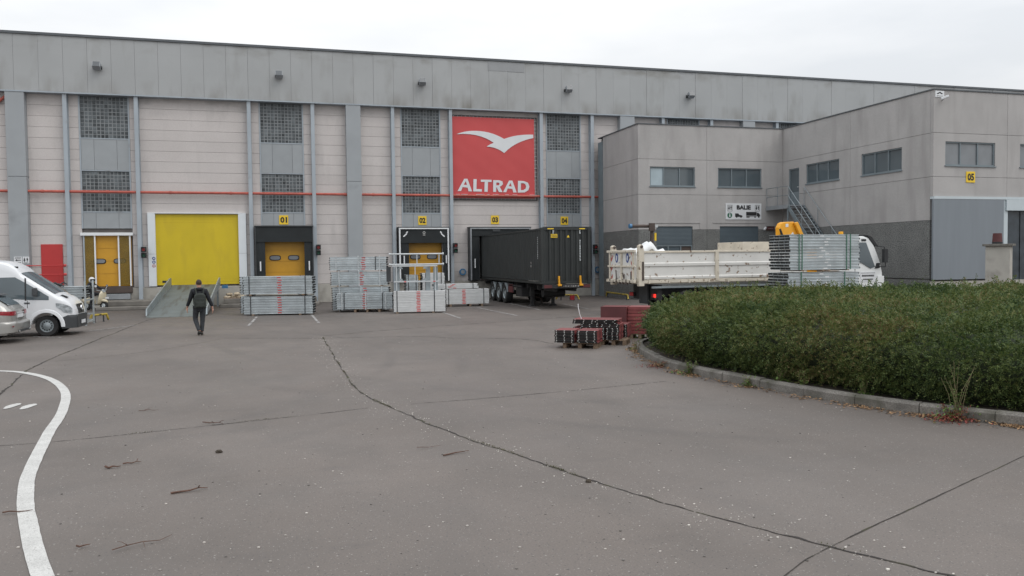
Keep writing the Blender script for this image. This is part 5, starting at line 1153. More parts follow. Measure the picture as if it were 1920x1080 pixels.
MB().box(-.022, -.002, -.26, .26, .76, .87).obj('number_plate', 'sign_white', sc_); MB().box(-.018, -.002, -.40, .40, .73, .76).obj('plate_recess', 'car_silver', sc_); MB().box(-.03, -.003, -.34, .34, .885, .915).obj('tailgate_trim', 'chrome', sc_, bevel=.005)
MB().loft(vshell([-.12, -.09, -.04, .03, .12, .3, .52], lambda x: lerp([(-.12, .42), (-.09, .34), (.52, .30)], x), lambda x: lerp([(-.12, .60), (-.09, .64), (-.04, .66), (.52, .66)], x), lambda x, z: lerp([(-.12, .60), (-.09, .68), (-.04, .77), (.12, .88), (.3, .925), (.52, .925)], x), 5, 6, .0, .05)).obj('bumper', 'car_silver', sc_, smooth=50)
MB().box(-.128, -.10, -.55, .55, .33, .40).obj('lower_bumper', 'dark_grey', sc_, bevel=.01)
for y in (-.74, .74): MB().box(-.09 if abs(y) < .7 else -.055, -.035, y-.1, y+.1, .50, .535).obj('reflector', 'tail_red', sc_)
for y in (-.5, .5): MB().cyl((-.14, y, .35), (.1, y, .35), .04, 10).obj('exhaust', 'chrome', sc_, smooth=40)
sp_ = MB(); sp_.grid([[(x, y, z) for y in (-.58, -.2, .2, .58)] for x, z in ((.80, 1.49), (.55, 1.485), (.46, 1.45), (.55, 1.43))]); sp_.obj('roof_spoiler', 'dark_grey', sc_, smooth=40)
for x in (.95, 3.75):
    for y, f in ((-.80, -1), (.80, 1)): wheel(sc_, (x, y, .32), .32, .2, 'galv', .68, 5, 'y', f)

# ================================================================== people
def man_walking():
    t = thing('person', 'man in dark hooded jacket and grey trousers walking towards the ramp', 'person', (-2.62, 28.1, 0), R(10), local=True)
    J = [(0, 0, .98, .125), (0, .0, 1.15, .125), (0, .015, 1.35, .14), (0, .01, 1.48, .10), (0, .02, 1.55, .058), (0, .03, 1.62, .075), (0, .025, 1.70, .093), (0, .02, 1.77, .06),
         (-.19, 0, 1.45, .06), (-.26, .02, 1.20, .045), (-.345, .10, .98, .036), (-.37, .13, .90, .03),
         (.19, 0, 1.45, .06), (.28, -.03, 1.19, .045), (.375, -.04, .96, .036), (.405, -.03, .87, .03),
         (-.10, 0, .92, .09), (-.135, .10, .53, .065), (-.03, -.13, .17, .045), (-.04, -.04, .05, .04),
         (.10, 0, .92, .09), (.09, .05, .50, .062), (.055, .02, .12, .045), (.055, .12, .045, .04)]
    E_ = [(0, 1), (1, 2), (2, 3), (3, 4), (4, 5), (5, 6), (6, 7), (3, 8), (8, 9), (9, 10), (10, 11), (3, 12), (12, 13), (13, 14), (14, 15), (0, 16), (16, 17), (17, 18), (18, 19), (0, 20), (20, 21), (21, 22), (22, 23)]
    skin('body', J, E_, 'skin', t)
    for s, base, d in ((-1, Vector((-.37, .13, .90)), Vector((-.03, .02, -1))), (1, Vector((.405, -.03, .87)), Vector((.04, .02, -1)))):
        d = d.normalized(); pj = [(*base, .028), (*(base+d*.07), .034)]; pe = [(0, 1)]
        for k, l in enumerate((.075, .085, .08, .06)):
            o_ = Vector((0, .028-.019*k, 0)); a = base+d*.085+o_; m = a+d*l*.55+Vector((-s*.006, 0, 0)); b = m+d*l*.45+Vector((-s*.02, .0, 0)); n0 = len(pj)
            pj += [(*a, .010), (*m, .009), (*b, .008)]; pe += [(1, n0), (n0, n0+1), (n0+1, n0+2)]
        a = base+d*.03+Vector((-s*.01, .035, 0)); b = a+d*.045+Vector((-s*.012, .02, 0)); n0 = len(pj); pj += [(*a, .012), (*b, .010), (*(b+d*.03), .009)]; pe += [(0, n0), (n0, n0+1), (n0+1, n0+2)]
        skin('hand', pj, pe, 'skin', t, 1)
    JK = [(0, 0, .93, .165), (0, 0, 1.1, .155), (0, .01, 1.3, .175), (0, .0, 1.44, .14), (0, -.015, 1.535, .095),
          (-.20, 0, 1.45, .09), (-.27, .02, 1.20, .07), (-.35, .10, .99, .055), (-.36, .11, .955, .052), (.20, 0, 1.45, .09), (.29, -.03, 1.19, .07), (.38, -.04, .97, .055), (.39, -.04, .93, .052)]
    skin('jacket', JK, [(0, 1), (1, 2), (2, 3), (3, 4), (3, 5), (5, 6), (6, 7), (7, 8), (3, 9), (9, 10), (10, 11), (11, 12)], 'jacket', t)
    TR = [(0, 0, .97, .15), (-.10, 0, .88, .115), (-.135, .10, .53, .085), (-.045, -.11, .20, .065), (-.04, -.12, .15, .065), (.10, 0, .88, .115), (.09, .05, .50, .082), (.06, .02, .16, .066), (.058, .02, .11, .066)]
    skin('trousers', TR, [(0, 1), (1, 2), (2, 3), (3, 4), (0, 5), (5, 6), (6, 7), (7, 8)], 'trouser', t)
    skin('shoe', [(.055, -.045, .05, .052), (.055, .04, .06, .055), (.06, .17, .04, .042)], [(0, 1), (1, 2)], 'shoe', t); skin('shoe', [(-.035, -.17, .14, .05), (-.04, -.08, .075, .055), (-.045, .02, .04, .045)], [(0, 1), (1, 2)], 'shoe', t)
    h = MB(); h.sph((0, .008, 1.725), .103, 16, 10, (.86, 1.0, 1.02)); h.v = [(x, y if z > 1.70 or y < .02 else y, max(z, 1.655 + max(0, y)*.9)) for x, y, z in h.v]; h.obj('hair', 'hair', t, smooth=60)
    skin('hood', [(-.10, -.05, 1.50, .055), (-.05, -.105, 1.52, .06), (0, -.12, 1.525, .06), (.05, -.105, 1.52, .06), (.10, -.05, 1.50, .055)], [(0, 1), (1, 2), (2, 3), (3, 4)], 'jacket', t)
    for s in (-1, 1): MB().sph((s*.088, .03, 1.69), .026, 8, 6, (.5, .8, 1.3)).obj('ear', 'skin', t, smooth=60)
    f = MB(); f.sph((0, .125, 1.685), .016, 8, 6, (1, 1.3, 1.4)); f.obj('nose', 'skin', t, smooth=60); f = MB()
    for s in (-1, 1): f.sph((s*.035, .106, 1.715), .011, 8, 6)
    f.obj('eye', 'ink', t); MB().box(-.025, .025, .105, .114, 1.638, 1.646).obj('mouth', 'red_dull', t)
    b = thing('backpack', 'dark green black backpack on the back of the walking man', 'backpack', (-2.62, 28.1, 0), R(10), local=True)
    p = MB(); p.prism([(-.17, .90), (.17, .90), (.185, 1.1), (.17, 1.30), (.11, 1.38), (-.11, 1.38), (-.17, 1.30), (-.185, 1.1)], 'y', -.36, -.17); p.obj('main_bag', 'backpack', b, bevel=.045)
    p = MB(); p.prism([(-.13, .94), (.13, .94), (.13, 1.12), (-.13, 1.12)], 'y', -.41, -.35); p.obj('front_pocket', 'backpack', b, bevel=.025); MB().box(-.13, .13, -.366, -.358, 1.205, 1.217).obj('zip', 'dark_grey', b)
    for s in (-1, 1): MB().tube([(s*.10, -.22, 1.34), (s*.115, -.15, 1.50), (s*.13, .02, 1.545), (s*.15, .15, 1.42), (s*.16, .165, 1.2), (s*.17, -.05, 1.02)], .021, 6).obj('shoulder_strap', 'backpack', b, smooth=60)
    MB().tube([(-.04, -.24, 1.38), (0, -.25, 1.42), (.04, -.24, 1.38)], .01, 5).obj('carry_loop', 'backpack', b)
man_walking()
# scooter and rider
SP = (-9.2, 45.3, 0); SR = R(-38)
sct = thing('scooter', 'cream motor scooter standing in front of the orange dock door', 'scooter', SP, SR, local=True)
wheel(sct, (.62, 0, .24), .24, .1, 'galv', .5, 0, 'y', -1); wheel(sct, (-.55, 0, .24), .24, .1, 'galv', .5, 0, 'y', -1)
def blob(rings): return MB().loft([[(x, y*w_, zc+z*h) for y, z in [(math.cos(a), math.sin(a)) for a in [2*math.pi*i/12 for i in range(12)]]] for x, w_, h, zc in rings])
blob([(-.85, .06, .06, .56), (-.78, .17, .15, .52), (-.55, .21, .19, .50), (-.25, .17, .19, .48), (-.05, .10, .14, .42)]).obj('rear_body', 'cream', sct, smooth=60)
m_ = MB(); m_.prism([(.28, .30), (.40, .30), (.56, .62), (.60, .98), (.52, 1.0), (.46, .66)], 'x', 0, 0) if False else None
sh_ = MB(); sh_.grid([[(x+.06*(1-(k/4)**2), k/4*w_, z) for k in range(-4, 5)] for x, z, w_ in ((.30, .28, .16), (.42, .40, .22), (.50, .62, .25), (.54, .85, .20), (.54, .98, .10))]); so_ = sh_.obj('leg_shield', 'cream', sct, smooth=60); so_.modifiers.new('thick', 'SOLIDIFY').thickness = .02
MB().box(-.1, .36, -.17, .17, .26, .31).obj('floor_board', 'dark_grey', sct, bevel=.01); blob([(.36, .05, .03, .47), (.48, .09, .07, .5), (.68, .10, .08, .5), (.84, .06, .05, .46)]).obj('front_mudguard', 'cream', sct, smooth=60)
blob([(-.75, .10, .04, .78), (-.5, .15, .06, .78), (-.15, .13, .06, .76), (.0, .07, .03, .74)]).obj('seat', 'black', sct, smooth=60)
m_ = MB(); m_.tube([(.44, -.36, 1.04), (.52, -.15, 1.0), (.52, .15, 1.0), (.44, .36, 1.04)], .018, 6); m_.cyl((.60, 0, .25), (.52, 0, 1.0), .03, 8); m_.obj('handlebar', 'grey_metal', sct); MB().cyl((.56, 0, 1.0), (.66, 0, 1.0), .085, 12).obj('headlight', 'headlight', sct, smooth=40)
for s in (-1, 1):
    MB().tube([(.46, s*.26, 1.03), (.46, s*.33, 1.2)], .008, 5).obj('mirror_arm', 'chrome', sct); MB().cyl((.45, s*.34, 1.24), (.475, s*.34, 1.24), .06, 12).obj('mirror', 'sign_white' if s < 0 else 'chrome', sct)
MB().box(.82, .84, -.1, .1, .60, .68).obj('front_plate', 'sign_white', sct)
rd = thing('person', 'scooter rider in black clothes and black and white helmet', 'person', SP, SR, local=True)
J = [(-.35, 0, .88, .14), (-.33, 0, 1.08, .145), (-.26, 0, 1.27, .15), (-.22, 0, 1.36, .10), (-.20, 0, 1.43, .06), (-.19, 0, 1.50, .09), (-.18, 0, 1.57, .08),
     (-.24, .2, 1.30, .075), (.02, .30, 1.10, .058), (.34, .34, 1.06, .045), (-.24, -.2, 1.30, .075), (.02, -.30, 1.10, .058), (.34, -.34, 1.06, .045),
     (-.28, .11, .84, .10), (.12, .18, .80, .08), (.12, .16, .40, .06), (.24, .16, .35, .05), (-.28, -.11, .84, .10), (.05, -.22, .72, .08), (-.02, -.26, .30, .06), (.10, -.27, .06, .05)]
skin('body', J, [(0, 1), (1, 2), (2, 3), (3, 4), (4, 5), (5, 6), (3, 7), (7, 8), (8, 9), (3, 10), (10, 11), (11, 12), (0, 13), (13, 14), (14, 15), (15, 16), (0, 17), (17, 18), (18, 19), (19, 20)], 'jacket', rd)
for s in (-1, 1): skin('glove', [(.34, s*.34, 1.06, .045), (.44, s*.34, 1.05, .04), (.47, s*.30, 1.03, .03)], [(0, 1), (1, 2)], 'black', rd, 1)
hm = MB().sph((-.18, 0, 1.54), .155, 16, 10, (1.05, .9, 1)).obj('helmet', 'sign_white', rd, smooth=60); v_ = MB(); v_.grid([[(-.18+.168*1.05*math.cos(a)*math.cos(b), .165*.9*math.sin(a)*math.cos(b), 1.54+.165*math.sin(b)) for b in (R(-22), R(0), R(20))] for a in [R(-75+150*i/10) for i in range(11)]]); v_.obj('visor', 'black', hm, smooth=60)
v_ = MB(); v_.grid([[(-.18+.166*1.05*math.cos(a)*math.cos(b), .161*.9*math.sin(a)*math.cos(b), 1.54+.161*math.sin(b)) for b in (R(-30), R(10), R(55))] for a in [R(120+110*i/8) for i in range(9)]]); v_.obj('helmet_stripe', 'black', hm, smooth=60)

# stillage with deck load behind the van
sg_ = thing('stillage', 'galvanised stillage frame with tall end posts behind the white van', 'stillage', (-7.9, 34.8, 0))
for x in (-9.0, -7.3):
    for y in (34.1, 35.45): MB().box(x, x+.06, y, y+.06, .0 if x > -8 else .0, 1.72).obj('post', 'galv_dark' if x < -8 else 'galv', sg_)
    for z in (.1, .95): MB().box(x+.01, x+.05, 34.16, 35.45, z, z+.06).obj('cross_bar', 'galv', sg_)
for y in (34.11, 35.46):
    for z in (.12, .36): MB().box(-8.94, -7.3, y, y+.045, z, z+.06).obj('base_rail', 'galv', sg_)
bundle('deck_bundle', 'short bundle of galvanised decks with dark ends resting in the stillage', GA, (-8.1, 34.2, 1.02), 0, 1.5, .32, .1, 5, 3, z0=0, sticker=None, seed=31, jit=.05, claw='hole')
rr = random.Random(12); m_ = MB()
for i in range(46):
    c = Vector((-8.55+rr.uniform(-.42, .42), 34.45+rr.uniform(-.35, .35), 1.56+rr.uniform(-.04, .07))); a = rr.uniform(0, 6.28); m_.tube([c, c+Vector((.13*math.cos(a), .13*math.sin(a), .05)), c+Vector((.2*math.cos(a+.8), .2*math.sin(a+.8), -.02))], .028, 5)
o = m_.obj('coupler_heap', 'dark_grey', origin=(-8.55, 34.45, 1.52)); tag(o, 'dark heap of scaffold couplers lying on the load in the stillage', 'fittings')
# wheel guides
def guide(a, b, lab, m='hazard', r=.045, z=.30):
    a = Vector((*a, 0)); b = Vector((*b, 0)); t = thing('wheel_guide', lab, 'wheel guide', tuple((a+b)/2), 0, 'tubular wheel guides at the docks'); d = (b-a).normalized(); u = Vector((0, 0, z))
    MB().tube([a-d*.0+u*.2, a+d*.12+u, b-d*.12+u, b+u*.2], r, 10).obj('guide_tube', m, t, smooth=40)
    for p in (a+d*.3, b-d*.3): MB().cyl(p, p+u, r*.7, 8).obj('foot', 'dark_grey', t)
guide((14.9, 43.1), (15.95, 42.2), 'yellow and black wheel guide tube right of the container trailer')
guide((18.75, 45.0), (18.35, 40.9), 'yellow and black wheel guide tube along the office wall'); guide((-7.45, 35.6), (-6.95, 36.6), 'yellow wheel guide tube with black end near the stillage')
guide((13.35, 42.4), (12.9, 39.6), 'dark wheel guide tube beneath the container trailer', 'rust_brown')
o = MB().box(15.35, 15.6, 42.0, 42.1, .05, .3).obj('wheel_chock', 'tail_red', origin=(15.5, 42, 0)); tag(o, 'small red wheel chock beside the yellow wheel guide', 'chock')
# ================================================================== planted island: kerb, soil, hedge
K = [(26, 20.6), (22, 20.9), (18.5, 21.6), (16.0, 22.6), (14.0, 23.3), (12.8, 23.2), (11.8, 22.3), (10.6, 21.0), (9.35, 20.0), (8.75, 19.0), (8.28, 17.6), (7.97, 16.0), (7.93, 14.8), (8.1, 13.4), (8.38, 12.0), (8.7, 10.7), (9.05, 9.85), (9.5, 9.05), (10.2, 7.9), (11.2, 6.6), (13, 5)]
KP = spline(K, 12)
# resample every 0.25 m
def resample(P, step):
    o = [P[0].copy()]; acc = 0
    for a, b in zip(P, P[1:]):
        l = (b-a).length; t = step-acc
        while t <= l: o.append(a+(b-a)*(t/l)); t += step
        acc = l-(t-step)
    return o
KR = resample(KP, .25)
def nrm(P, i):
    d = (P[min(i+1, len(P)-1)]-P[max(i-1, 0)]).normalized(); return Vector((-d.y, d.x, 0))     # inward (left of travel)
NR = [nrm(KR, i) for i in range(len(KR))]
kb = bpy.data.objects.new('kerb', None); COL.objects.link(kb); kb.location = (8, 15, 0); OFF[kb] = Vector((8, 15, 0)); struct(kb)
rr = random.Random(6); i = 0
while i+4 < len(KR):
    idx = list(range(i, i+5)); dz = rr.uniform(-.006, .012); dn = rr.uniform(-.008, .008); rings = []
    for k, j in enumerate(idx):
        p = KR[j]; n_ = NR[j]; d = Vector((n_.y, -n_.x, 0)); e = d*(.006 if k == 0 else (-.006 if k == 4 else 0)); p = p+e+n_*dn
        prof = [(0, -.02), (0, .135), (.025, .168), (.15, .172), (.15, -.02)]
        rings.append([tuple(p+n_*q+Vector((0, 0, z+dz))) for q, z in prof])
    MB().loft(rings).obj('kerb_stone', 'kerb', kb); i += 4
sb = MB(); inn = [KR[j]+NR[j]*.15 for j in range(len(KR))]; sb.add([(p.x, p.y, .11) for p in inn]+[(30, 5, .11), (30, 20.5, .11)], [tuple(range(len(inn)+2))]); struct(sb.obj('soil_bed', 'soil'))
HG = thing('hedge', 'broad low clipped hedge on the kerbed island at right', 'hedge', (14, 15, .11))
def hnoise(p): return .15*mnoise.noise(Vector(p)*.6)+.15*mnoise.noise(Vector(p)*1.7+Vector((7, 3, 1)))+.10*mnoise.noise(Vector(p)*4.3)
PROF = [(.20, .55), (.45, .38), (.72, .28), (.92, .34), (1.05, .50), (1.15, .82), (1.23, 1.3), (1.27, 2.0)]       # (height, inset)
def inset(z): return lerp(PROF, z)
ka = np.array([(p.x, p.y) for p in KR])
def bdist(x, y): d = ka-np.array((x, y)); q = (d*d).sum(1); j = int(q.argmin()); v = Vector((x, y, 0))-KR[j]; return math.sqrt(q[j])*(1 if v.dot(NR[j]) > 0 else -1)
camp = np.array((0, 0, CAMH)); rng = np.random.default_rng(3)
V = []; C0 = []     # leaf cluster centres and outward directions
H0_ = lambda x, y: 1.27+.05*mnoise.noise(Vector((x*.22, y*.22, 3)))+.09*min(1, max(0, (x-17)/6))
PL = [0.]
for (z0, i0), (z1, i1) in zip(PROF, PROF[1:]): PL.append(PL[-1]+math.hypot(z1-z0, i1-i0))
def prof(t):
    t *= PL[-1]
    for k in range(len(PROF)-1):
        if t <= PL[k+1]:
            q = (t-PL[k])/(PL[k+1]-PL[k]); return PROF[k][0]+(PROF[k+1][0]-PROF[k][0])*q, PROF[k][1]+(PROF[k+1][1]-PROF[k][1])*q
    return PROF[-1]
for j in range(len(KR)-1):
    p = KR[j]; n_ = NR[j]; dcam = math.hypot(p.x, p.y)
    m_ = int(.25*PL[-1]*min(760, 760*(12/dcam)**1.1))
    for k in range(m_):
        z, ins = prof(rng.uniform(0, 1)); t = rng.uniform(0, 1); q = p.lerp(KR[j+1], t)
        c = q+n_*ins+Vector((0, 0, z)); h = hnoise(c)*(1.2 if z > .35 else .6); out = (-n_*(1 if z < 1.1 else .5)+Vector((0, 0, .25 if z < 1 else .9))).normalized()
        depth = rng.uniform(0, 1)**1.8*.20
        c = c+out*(h-depth); C0.append((c, out, dcam))
n_try = 0; x0, x1, y0, y1 = 8, 25, 6.2, 23.5
while n_try < 80000:
    n_try += 1; x = rng.uniform(x0, x1); y = rng.uniform(y0, y1); dc = math.hypot(x, y)
    if rng.uniform() > min(1, (11/dc)**1.35): continue
    a = math.degrees(math.atan2(x, y))-15.94
    if a > 36: continue
    b = bdist(x, y)
    if b < 1.7: continue
    c = Vector((x, y, H0_(x, y))); c.z += hnoise(c)*1.1-rng.uniform(0, 1)**2*.14; C0.append((c, Vector((rng.normal()*.25, rng.normal()*.25, 1)).normalized(), dc))
C0 = [q for q in C0 if not (mnoise.noise(q[0]*2.1+Vector((11, 5, 2))) > .34 and rng.uniform() < .8)]      # hollows between the shoots
LV_, LF_ = [], []
def leafquad(c, d, u, s):
    a = c-d*s*.5; b = c+d*s*.5; w_ = u*s*.27; n0 = len(LV_); m = c+d*s*.02
    LV_.extend((tuple(a), tuple(m+w_), tuple(b), tuple(m-w_))); LF_.append((n0, n0+1, n0+2, n0+3))
tw = MB(); cnt = 0
for (c, out, dc) in C0:
    s = .027*(1+max(0, dc-9)/14); r3 = Vector(rng.normal(size=3)); d = (out*.75+r3*.55).normalized(); L = s*rng.uniform(2.6, 4.6); nl = 8
    if rng.uniform() < .07: L *= 2.3; nl = 14
    sd = d.cross(Vector(rng.normal(size=3))).normalized(); up_ = d.cross(sd)
    for k in range(nl):
        t = (k+.5)/nl; p = c+d*(L*t)-Vector((0, 0, .25*L*t*t)); sgn = 1 if k % 2 else -1
        ld = (sd*sgn*.9+d*.7+Vector(rng.normal(size=3))*.25).normalized(); uu = ld.cross(up_+Vector(rng.normal(size=3))*.35).normalized()
        leafquad(p+ld*s*.45, ld, uu, s*rng.uniform(.75, 1.25))
sht = MB()
for k in range(420):                                  # stray shoots above the clipped surface
    c, out, dc = C0[int(rng.integers(len(C0)))]
    if dc > 26: continue
    d = (out+Vector(rng.normal(size=3))*.35+Vector((0, 0, .35))).normalized(); L = rng.uniform(.10, .30); tip = c+d*L+Vector((0, 0, -.04)); sht.tube([c-d*.05, c+d*L*.5, tip], [.003, .0025, .0012], 4); s = .030
    for q in range(int(L*70)):
        t = rng.uniform(.1, 1); p = c+d*(L*t); ld = (Vector(rng.normal(size=3))+d*.8).normalized(); leafquad(p, ld, ld.cross(Vector(rng.normal(size=3))).normalized(), s*rng.uniform(.7, 1.2))
stuff(sht.obj('shoot', 'stem', HG))
me = bpy.data.meshes.new('foliage'); me.from_pydata([tuple(Vector(v)-OFF[HG]) for v in LV_], [], LF_); me.materials.append(M['leaf'])
o = bpy.data.objects.new('foliage', me); COL.objects.link(o); o.parent = HG; OFF[o] = OFF[HG]; stuff(o)
# inner branch mass
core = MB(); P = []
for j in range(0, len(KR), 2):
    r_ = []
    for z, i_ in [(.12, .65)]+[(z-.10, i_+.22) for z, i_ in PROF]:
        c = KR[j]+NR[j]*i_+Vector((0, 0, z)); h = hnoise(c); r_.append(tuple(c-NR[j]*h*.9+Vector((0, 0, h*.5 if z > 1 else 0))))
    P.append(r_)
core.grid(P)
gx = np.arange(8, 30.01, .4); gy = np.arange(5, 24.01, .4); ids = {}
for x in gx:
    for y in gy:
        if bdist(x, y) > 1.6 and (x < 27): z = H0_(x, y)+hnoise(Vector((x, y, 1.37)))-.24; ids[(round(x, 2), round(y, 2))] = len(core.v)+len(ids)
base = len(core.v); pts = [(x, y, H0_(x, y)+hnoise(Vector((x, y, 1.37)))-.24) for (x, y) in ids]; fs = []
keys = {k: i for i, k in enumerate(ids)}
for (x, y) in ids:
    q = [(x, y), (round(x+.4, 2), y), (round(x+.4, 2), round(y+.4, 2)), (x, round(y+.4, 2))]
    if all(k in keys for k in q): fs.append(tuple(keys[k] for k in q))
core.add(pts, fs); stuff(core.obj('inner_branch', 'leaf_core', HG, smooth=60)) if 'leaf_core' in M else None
# weeds at the kerb
def weed(x, y, h, n, lab, ml='leaf_weed', z=0, spread=.3, ls=.05, nlv=16, bush=0, seed=1):
    t = thing('weed', lab, 'weed', (x, y, z), 0, 'weeds along the kerb'); rr = random.Random(seed); st_ = MB(); lf = MB()
    for i in range(n):
        a = rr.uniform(0, 6.28); hh = h*rr.uniform(.55, 1); tip = Vector((x+math.cos(a)*spread*rr.uniform(.3, 1), y+math.sin(a)*spread*rr.uniform(.3, 1), z+hh)); b = Vector((x+rr.uniform(-.05, .05), y+rr.uniform(-.05, .05), z)); mid = b.lerp(tip, .5)+Vector((rr.uniform(-.04, .04), rr.uniform(-.04, .04), .04))
        st_.tube([b, mid, tip], [.005, .004, .002], 4)
        for k in range(nlv):
            q = rr.uniform(.12, 1); p = b.lerp(mid, q*2) if q < .5 else mid.lerp(tip, q*2-1); d = Vector((rr.uniform(-1, 1), rr.uniform(-1, 1), rr.uniform(-.2, .7))).normalized(); u = d.cross(Vector((rr.uniform(-.3, .3), rr.uniform(-.3, .3), 1))).normalized(); s = ls*rr.uniform(.5, 1.2)*(1.15-q*.6)
            lf.add([p, p+d*s*.5+u*s*.2, p+d*s, p+d*s*.5-u*s*.2], [(0, 1, 2, 3)])
    for k in range(bush):
        p = Vector((x+rr.gauss(0, spread*.7), y+rr.gauss(0, spread*.5), z+abs(rr.gauss(0, h*.13)))); d = Vector((rr.uniform(-1, 1), rr.uniform(-1, 1), rr.uniform(-.1, .8))).normalized(); u = d.cross(Vector((0, 0, 1))).normalized(); s = ls*rr.uniform(.6, 1.2)
        lf.add([p, p+d*s*.5+u*s*.25, p+d*s, p+d*s*.5-u*s*.25], [(0, 1, 2, 3)])
    st_.obj('stem', 'stem', t); stuff(lf.obj('leaf_mass', ml, t)); return t
def kp(y, ins, z=0):
    j = min((i for i in range(len(KR)) if KR[i].x < 13), key=lambda i: abs(KR[i].y-y)); p = KR[j]+NR[j]*ins; return p.x, p.y
def kweed(y, ins, h, n, lab, ml='leaf_weed', **k): x, yy = kp(y, ins); weed(x, yy, h, n, lab, ml, **k)
kweed(9.45, .0, .85, 10, 'tall straggly weed with thin stems growing over the kerb at right', z=.03, spread=.28, ls=.05, nlv=30, bush=260, seed=1)
kweed(9.35, -.06, .24, 14, 'reddish low weed at the kerb foot under the tall straggly weed', 'leaf_red', z=0, spread=.30, ls=.055, nlv=22, bush=520, seed=2)
kweed(14.6, -.02, .30, 16, 'dry grass tuft on the kerb edge near the middle of the hedge', z=.0, spread=.2, ls=.09, nlv=7, bush=40, seed=3)
kweed(13.0, -.04, .24, 9, 'small green weed in the kerb gutter below the hedge', z=.0, spread=.14, ls=.06, nlv=12, bush=70, seed=4)
kweed(11.9, .24, .36, 6, 'upright broad leaved weed behind the kerb, left of the tall straggly weed', z=.12, spread=.14, ls=.10, nlv=12, bush=12, seed=5)
kweed(12.4, .26, .28, 6, 'broad leaved weed at the hedge foot further left along the kerb', z=.12, spread=.18, ls=.09, nlv=12, bush=30, seed=6)
kweed(10.7, .24, .26, 7, 'bushy bright green weed behind the kerb beside the tall straggly weed', z=.12, spread=.12, ls=.06, nlv=18, bush=70, seed=7)
kweed(18.4, -.1, .45, 8, 'bare dead stalk weed standing at the far left kerb corner', 'leaf_red', z=.0, spread=.3, ls=.04, nlv=6, bush=10, seed=8)
kweed(19.0, .05, .3, 9, 'green weed at the hedge corner by the red boards', z=.0, spread=.2, ls=.07, nlv=16, bush=60, seed=9)
kweed(15.9, -.08, .16, 10, 'brownish low weed in the gutter at the far kerb bend', 'leaf_red', z=.0, spread=.38, ls=.05, nlv=8, bush=160, seed=10)
# dead leaves in the gutter and grit on the pavement
rr = random.Random(21); lt_ = MB()
for k in range(16000):
    j = rr.randrange(30, len(KR)-3); a = abs(rr.gauss(0, .13)); p = KR[j].lerp(KR[j+1], rr.random())-NR[j]*(a+.005)
    if rr.random() > .10+max(0, mnoise.noise(Vector((p.x*1.9, p.y*1.9, 5)))*1.8): continue
    s = rr.uniform(.012, .036); an = rr.uniform(0, 6.28); d = Vector((math.cos(an), math.sin(an), rr.uniform(-.2, .5)))*s; u = Vector((-math.sin(an), math.cos(an), rr.uniform(-.3, .3)))*s*.5; c = Vector((p.x, p.y, .012+rr.uniform(0, .025)*max(0, 1-a*6)))
    lt_.add([c-d, c+u, c+d, c-u], [(0, 1, 2, 3)])
stuff(lt_.obj('dead_leaf_litter', 'litter'))
gt = MB()
for k in range(1500):
    y = 4.5+rr.random()**1.6*22; x = rr.uniform(-.62*y-1.5, .72*y+1); s = rr.uniform(.006, .016); gt.sph((x, y, s*.3), s, 5, 3, (1, rr.uniform(.6, 1), .5))
stuff(gt.obj('loose_grit', 'grit')) if 'grit' in M else None
# moss and weeds rooted in the pavement cracks, chips beside them
CRK = [(1.18, 25.84), (1.23, 18.23), (1.32, 14.78), (1.85, 12.23), (2.19, 10.84), (2.68, 9.46), (3.18, 7.92), (3.41, 7.34), (3.88, 6.33), (4.28, 5.57), (4.56, 5.08)]
CP = resample(spline(CRK, 20), .02); J4 = resample(spline([(-5.4, 11.9), (-3.63, 12.02), (-2.82, 12.07), (-1.51, 12.37), (0.4, 12.85), (1.3, 13.12)], 20), .02); J3 = resample(spline([(-5.0, 15.2), (-5.08, 16.91), (-5.59, 20.82), (-5.62, 24.92), (-5.45, 34.96)], 20), .03)
ms_ = MB(); ch_ = MB(); rr = random.Random(77)
for P, dens, off in ((CP, .9, 1), (J4, .8, 2), (J3, .8, 3)):
    for i, p in enumerate(P):
        n_ = mnoise.noise(Vector((i*.035, off*7.7, 0)))+.6*mnoise.noise(Vector((i*.16, off*3.1, 2)))
        if n_ > .12:
            for k in range(int(1+n_*9*dens)):
                c = p+Vector((rr.gauss(0, .018), rr.gauss(0, .018), .006)); s = rr.uniform(.006, .016); a = rr.uniform(0, 6.28); d = Vector((math.cos(a), math.sin(a), rr.uniform(.1, 1.2)))*s; u = Vector((-math.sin(a), math.cos(a), 0))*s*.4
                ms_.add([c, c+d*.5+u, c+d, c+d*.5-u], [(0, 1, 2, 3)])
        if off == 1:
            for k in range(2 if rr.random() < .5 else 0):
                c = p+Vector((rr.gauss(0, .22), rr.gauss(0, .15), 0)); s = abs(rr.gauss(.004, .004))+.002; ch_.sph((c.x, c.y, s*.3), s, 5, 3, (1, .8, .5))
stuff(ms_.obj('crack_moss', 'leaf_moss')); stuff(ch_.obj('stone_chip', 'chip'))
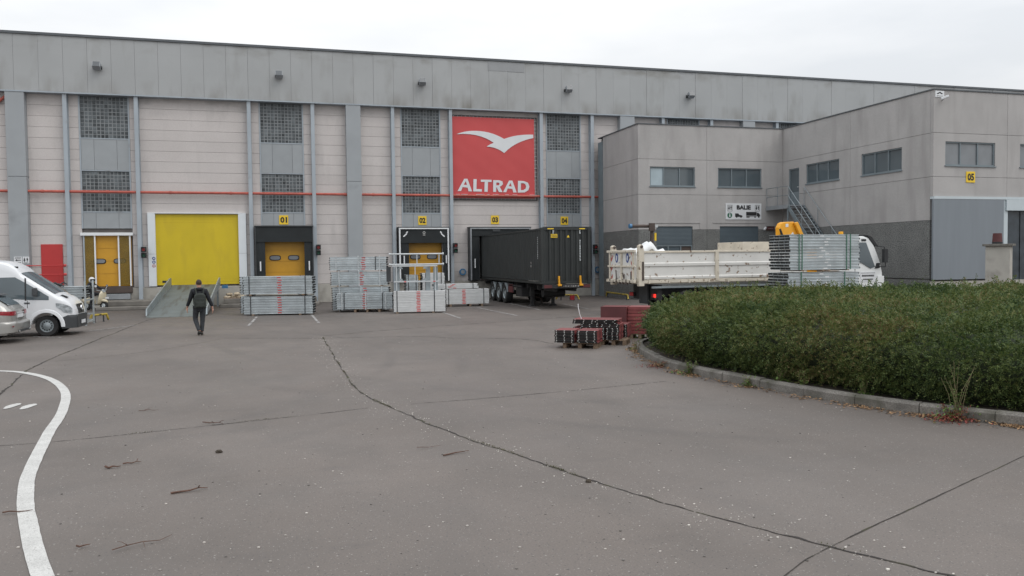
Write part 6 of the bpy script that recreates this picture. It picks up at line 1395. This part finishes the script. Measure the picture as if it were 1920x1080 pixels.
# fallen twigs
def twig(x, y, L, a, lab, branch=2, r=.007, seed=1):
    rr = random.Random(seed); mb = MB(); d = Vector((math.cos(a), math.sin(a), 0)); n_ = Vector((-d.y, d.x, 0)); c = Vector((x, y, .01)); pts = [c+d*(L*(t-.5))+n_*rr.uniform(-.06, .06)*L+Vector((0, 0, rr.uniform(0, .02))) for t in (0, .25, .5, .75, 1)]
    mb.tube(pts, [r, r*.95, r*.8, r*.6, r*.35], 6)
    for k in range(branch):
        p = pts[rr.randrange(1, 4)]; b = p+(d*rr.uniform(-.3, .8)+n_*rr.choice((-1, 1))*rr.uniform(.4, .9)).normalized()*L*rr.uniform(.2, .5)+Vector((0, 0, rr.uniform(0, .05))); mb.tube([p, p.lerp(b, .5)+Vector((0, 0, .01)), b], [r*.6, r*.5, r*.25], 5)
    return tag(mb.obj('fallen_twig', 'twig', origin=(x, y, 0)), lab, 'twig', 'twigs fallen on the pavement')
twig(-1.02, 12.6, .35, -.5, 'greyish forked twig lying across the mossy pavement joint', 2, .008, 1); twig(-1.95, 10.26, .17, 0, 'short thick brown twig, left one of the pair right of the white line', 0, .013, 2); twig(-1.77, 10.41, .2, .3, 'slim brown twig, right one of the pair right of the white line', 1, .009, 3)
twig(-.98, 8.95, .36, .15, 'thick bent brown twig with a stub, centre left of the pavement', 1, .012, 4); twig(-1.18, 7.36, .5, .5, 'thin forked reddish twig nearest the camera', 3, .005, 5); twig(-1.66, 7.45, .11, .1, 'tiny dark twig between white line and forked reddish twig', 0, .008, 6)
twig(2.01, 9.65, .36, .35, 'long straight reddish twig beside the long curved crack', 0, .010, 7); twig(1.75, 10.06, .32, .1, 'faint thin straw twig behind the long reddish one', 0, .004, 8); twig(-2.5, 8.70, .26, -.05, 'dark twig lying across the white curved line', 0, .008, 9); twig(-2.12, 14.04, .3, -.1, 'thin hooked twig far back on the left pavement', 1, .005, 10); twig(8.7, 12.35, .9, -.35, 'long pale straw stalk lying in the kerb gutter', 0, .006, 11)
def clod(x, y, s, lab): 
    mb = MB(); mb.sph((x, y, s*.4), s, 8, 6, (1.2, .9, .7)); rr = random.Random(int(x*100)); mb.v = [(a+rr.uniform(-.2, .2)*s, b+rr.uniform(-.2, .2)*s, max(0.001, c)) for a, b, c in mb.v]; tag(mb.obj('soil_clod', 'soil', origin=(x, y, 0)), lab, 'clod', 'dirt clods on the pavement')
clod(-.81, 10.67, .035, 'dark dirt clod on the bare pavement left of centre'); clod(3.1, 7.97, .03, 'dark dirt clod in the long curved crack')
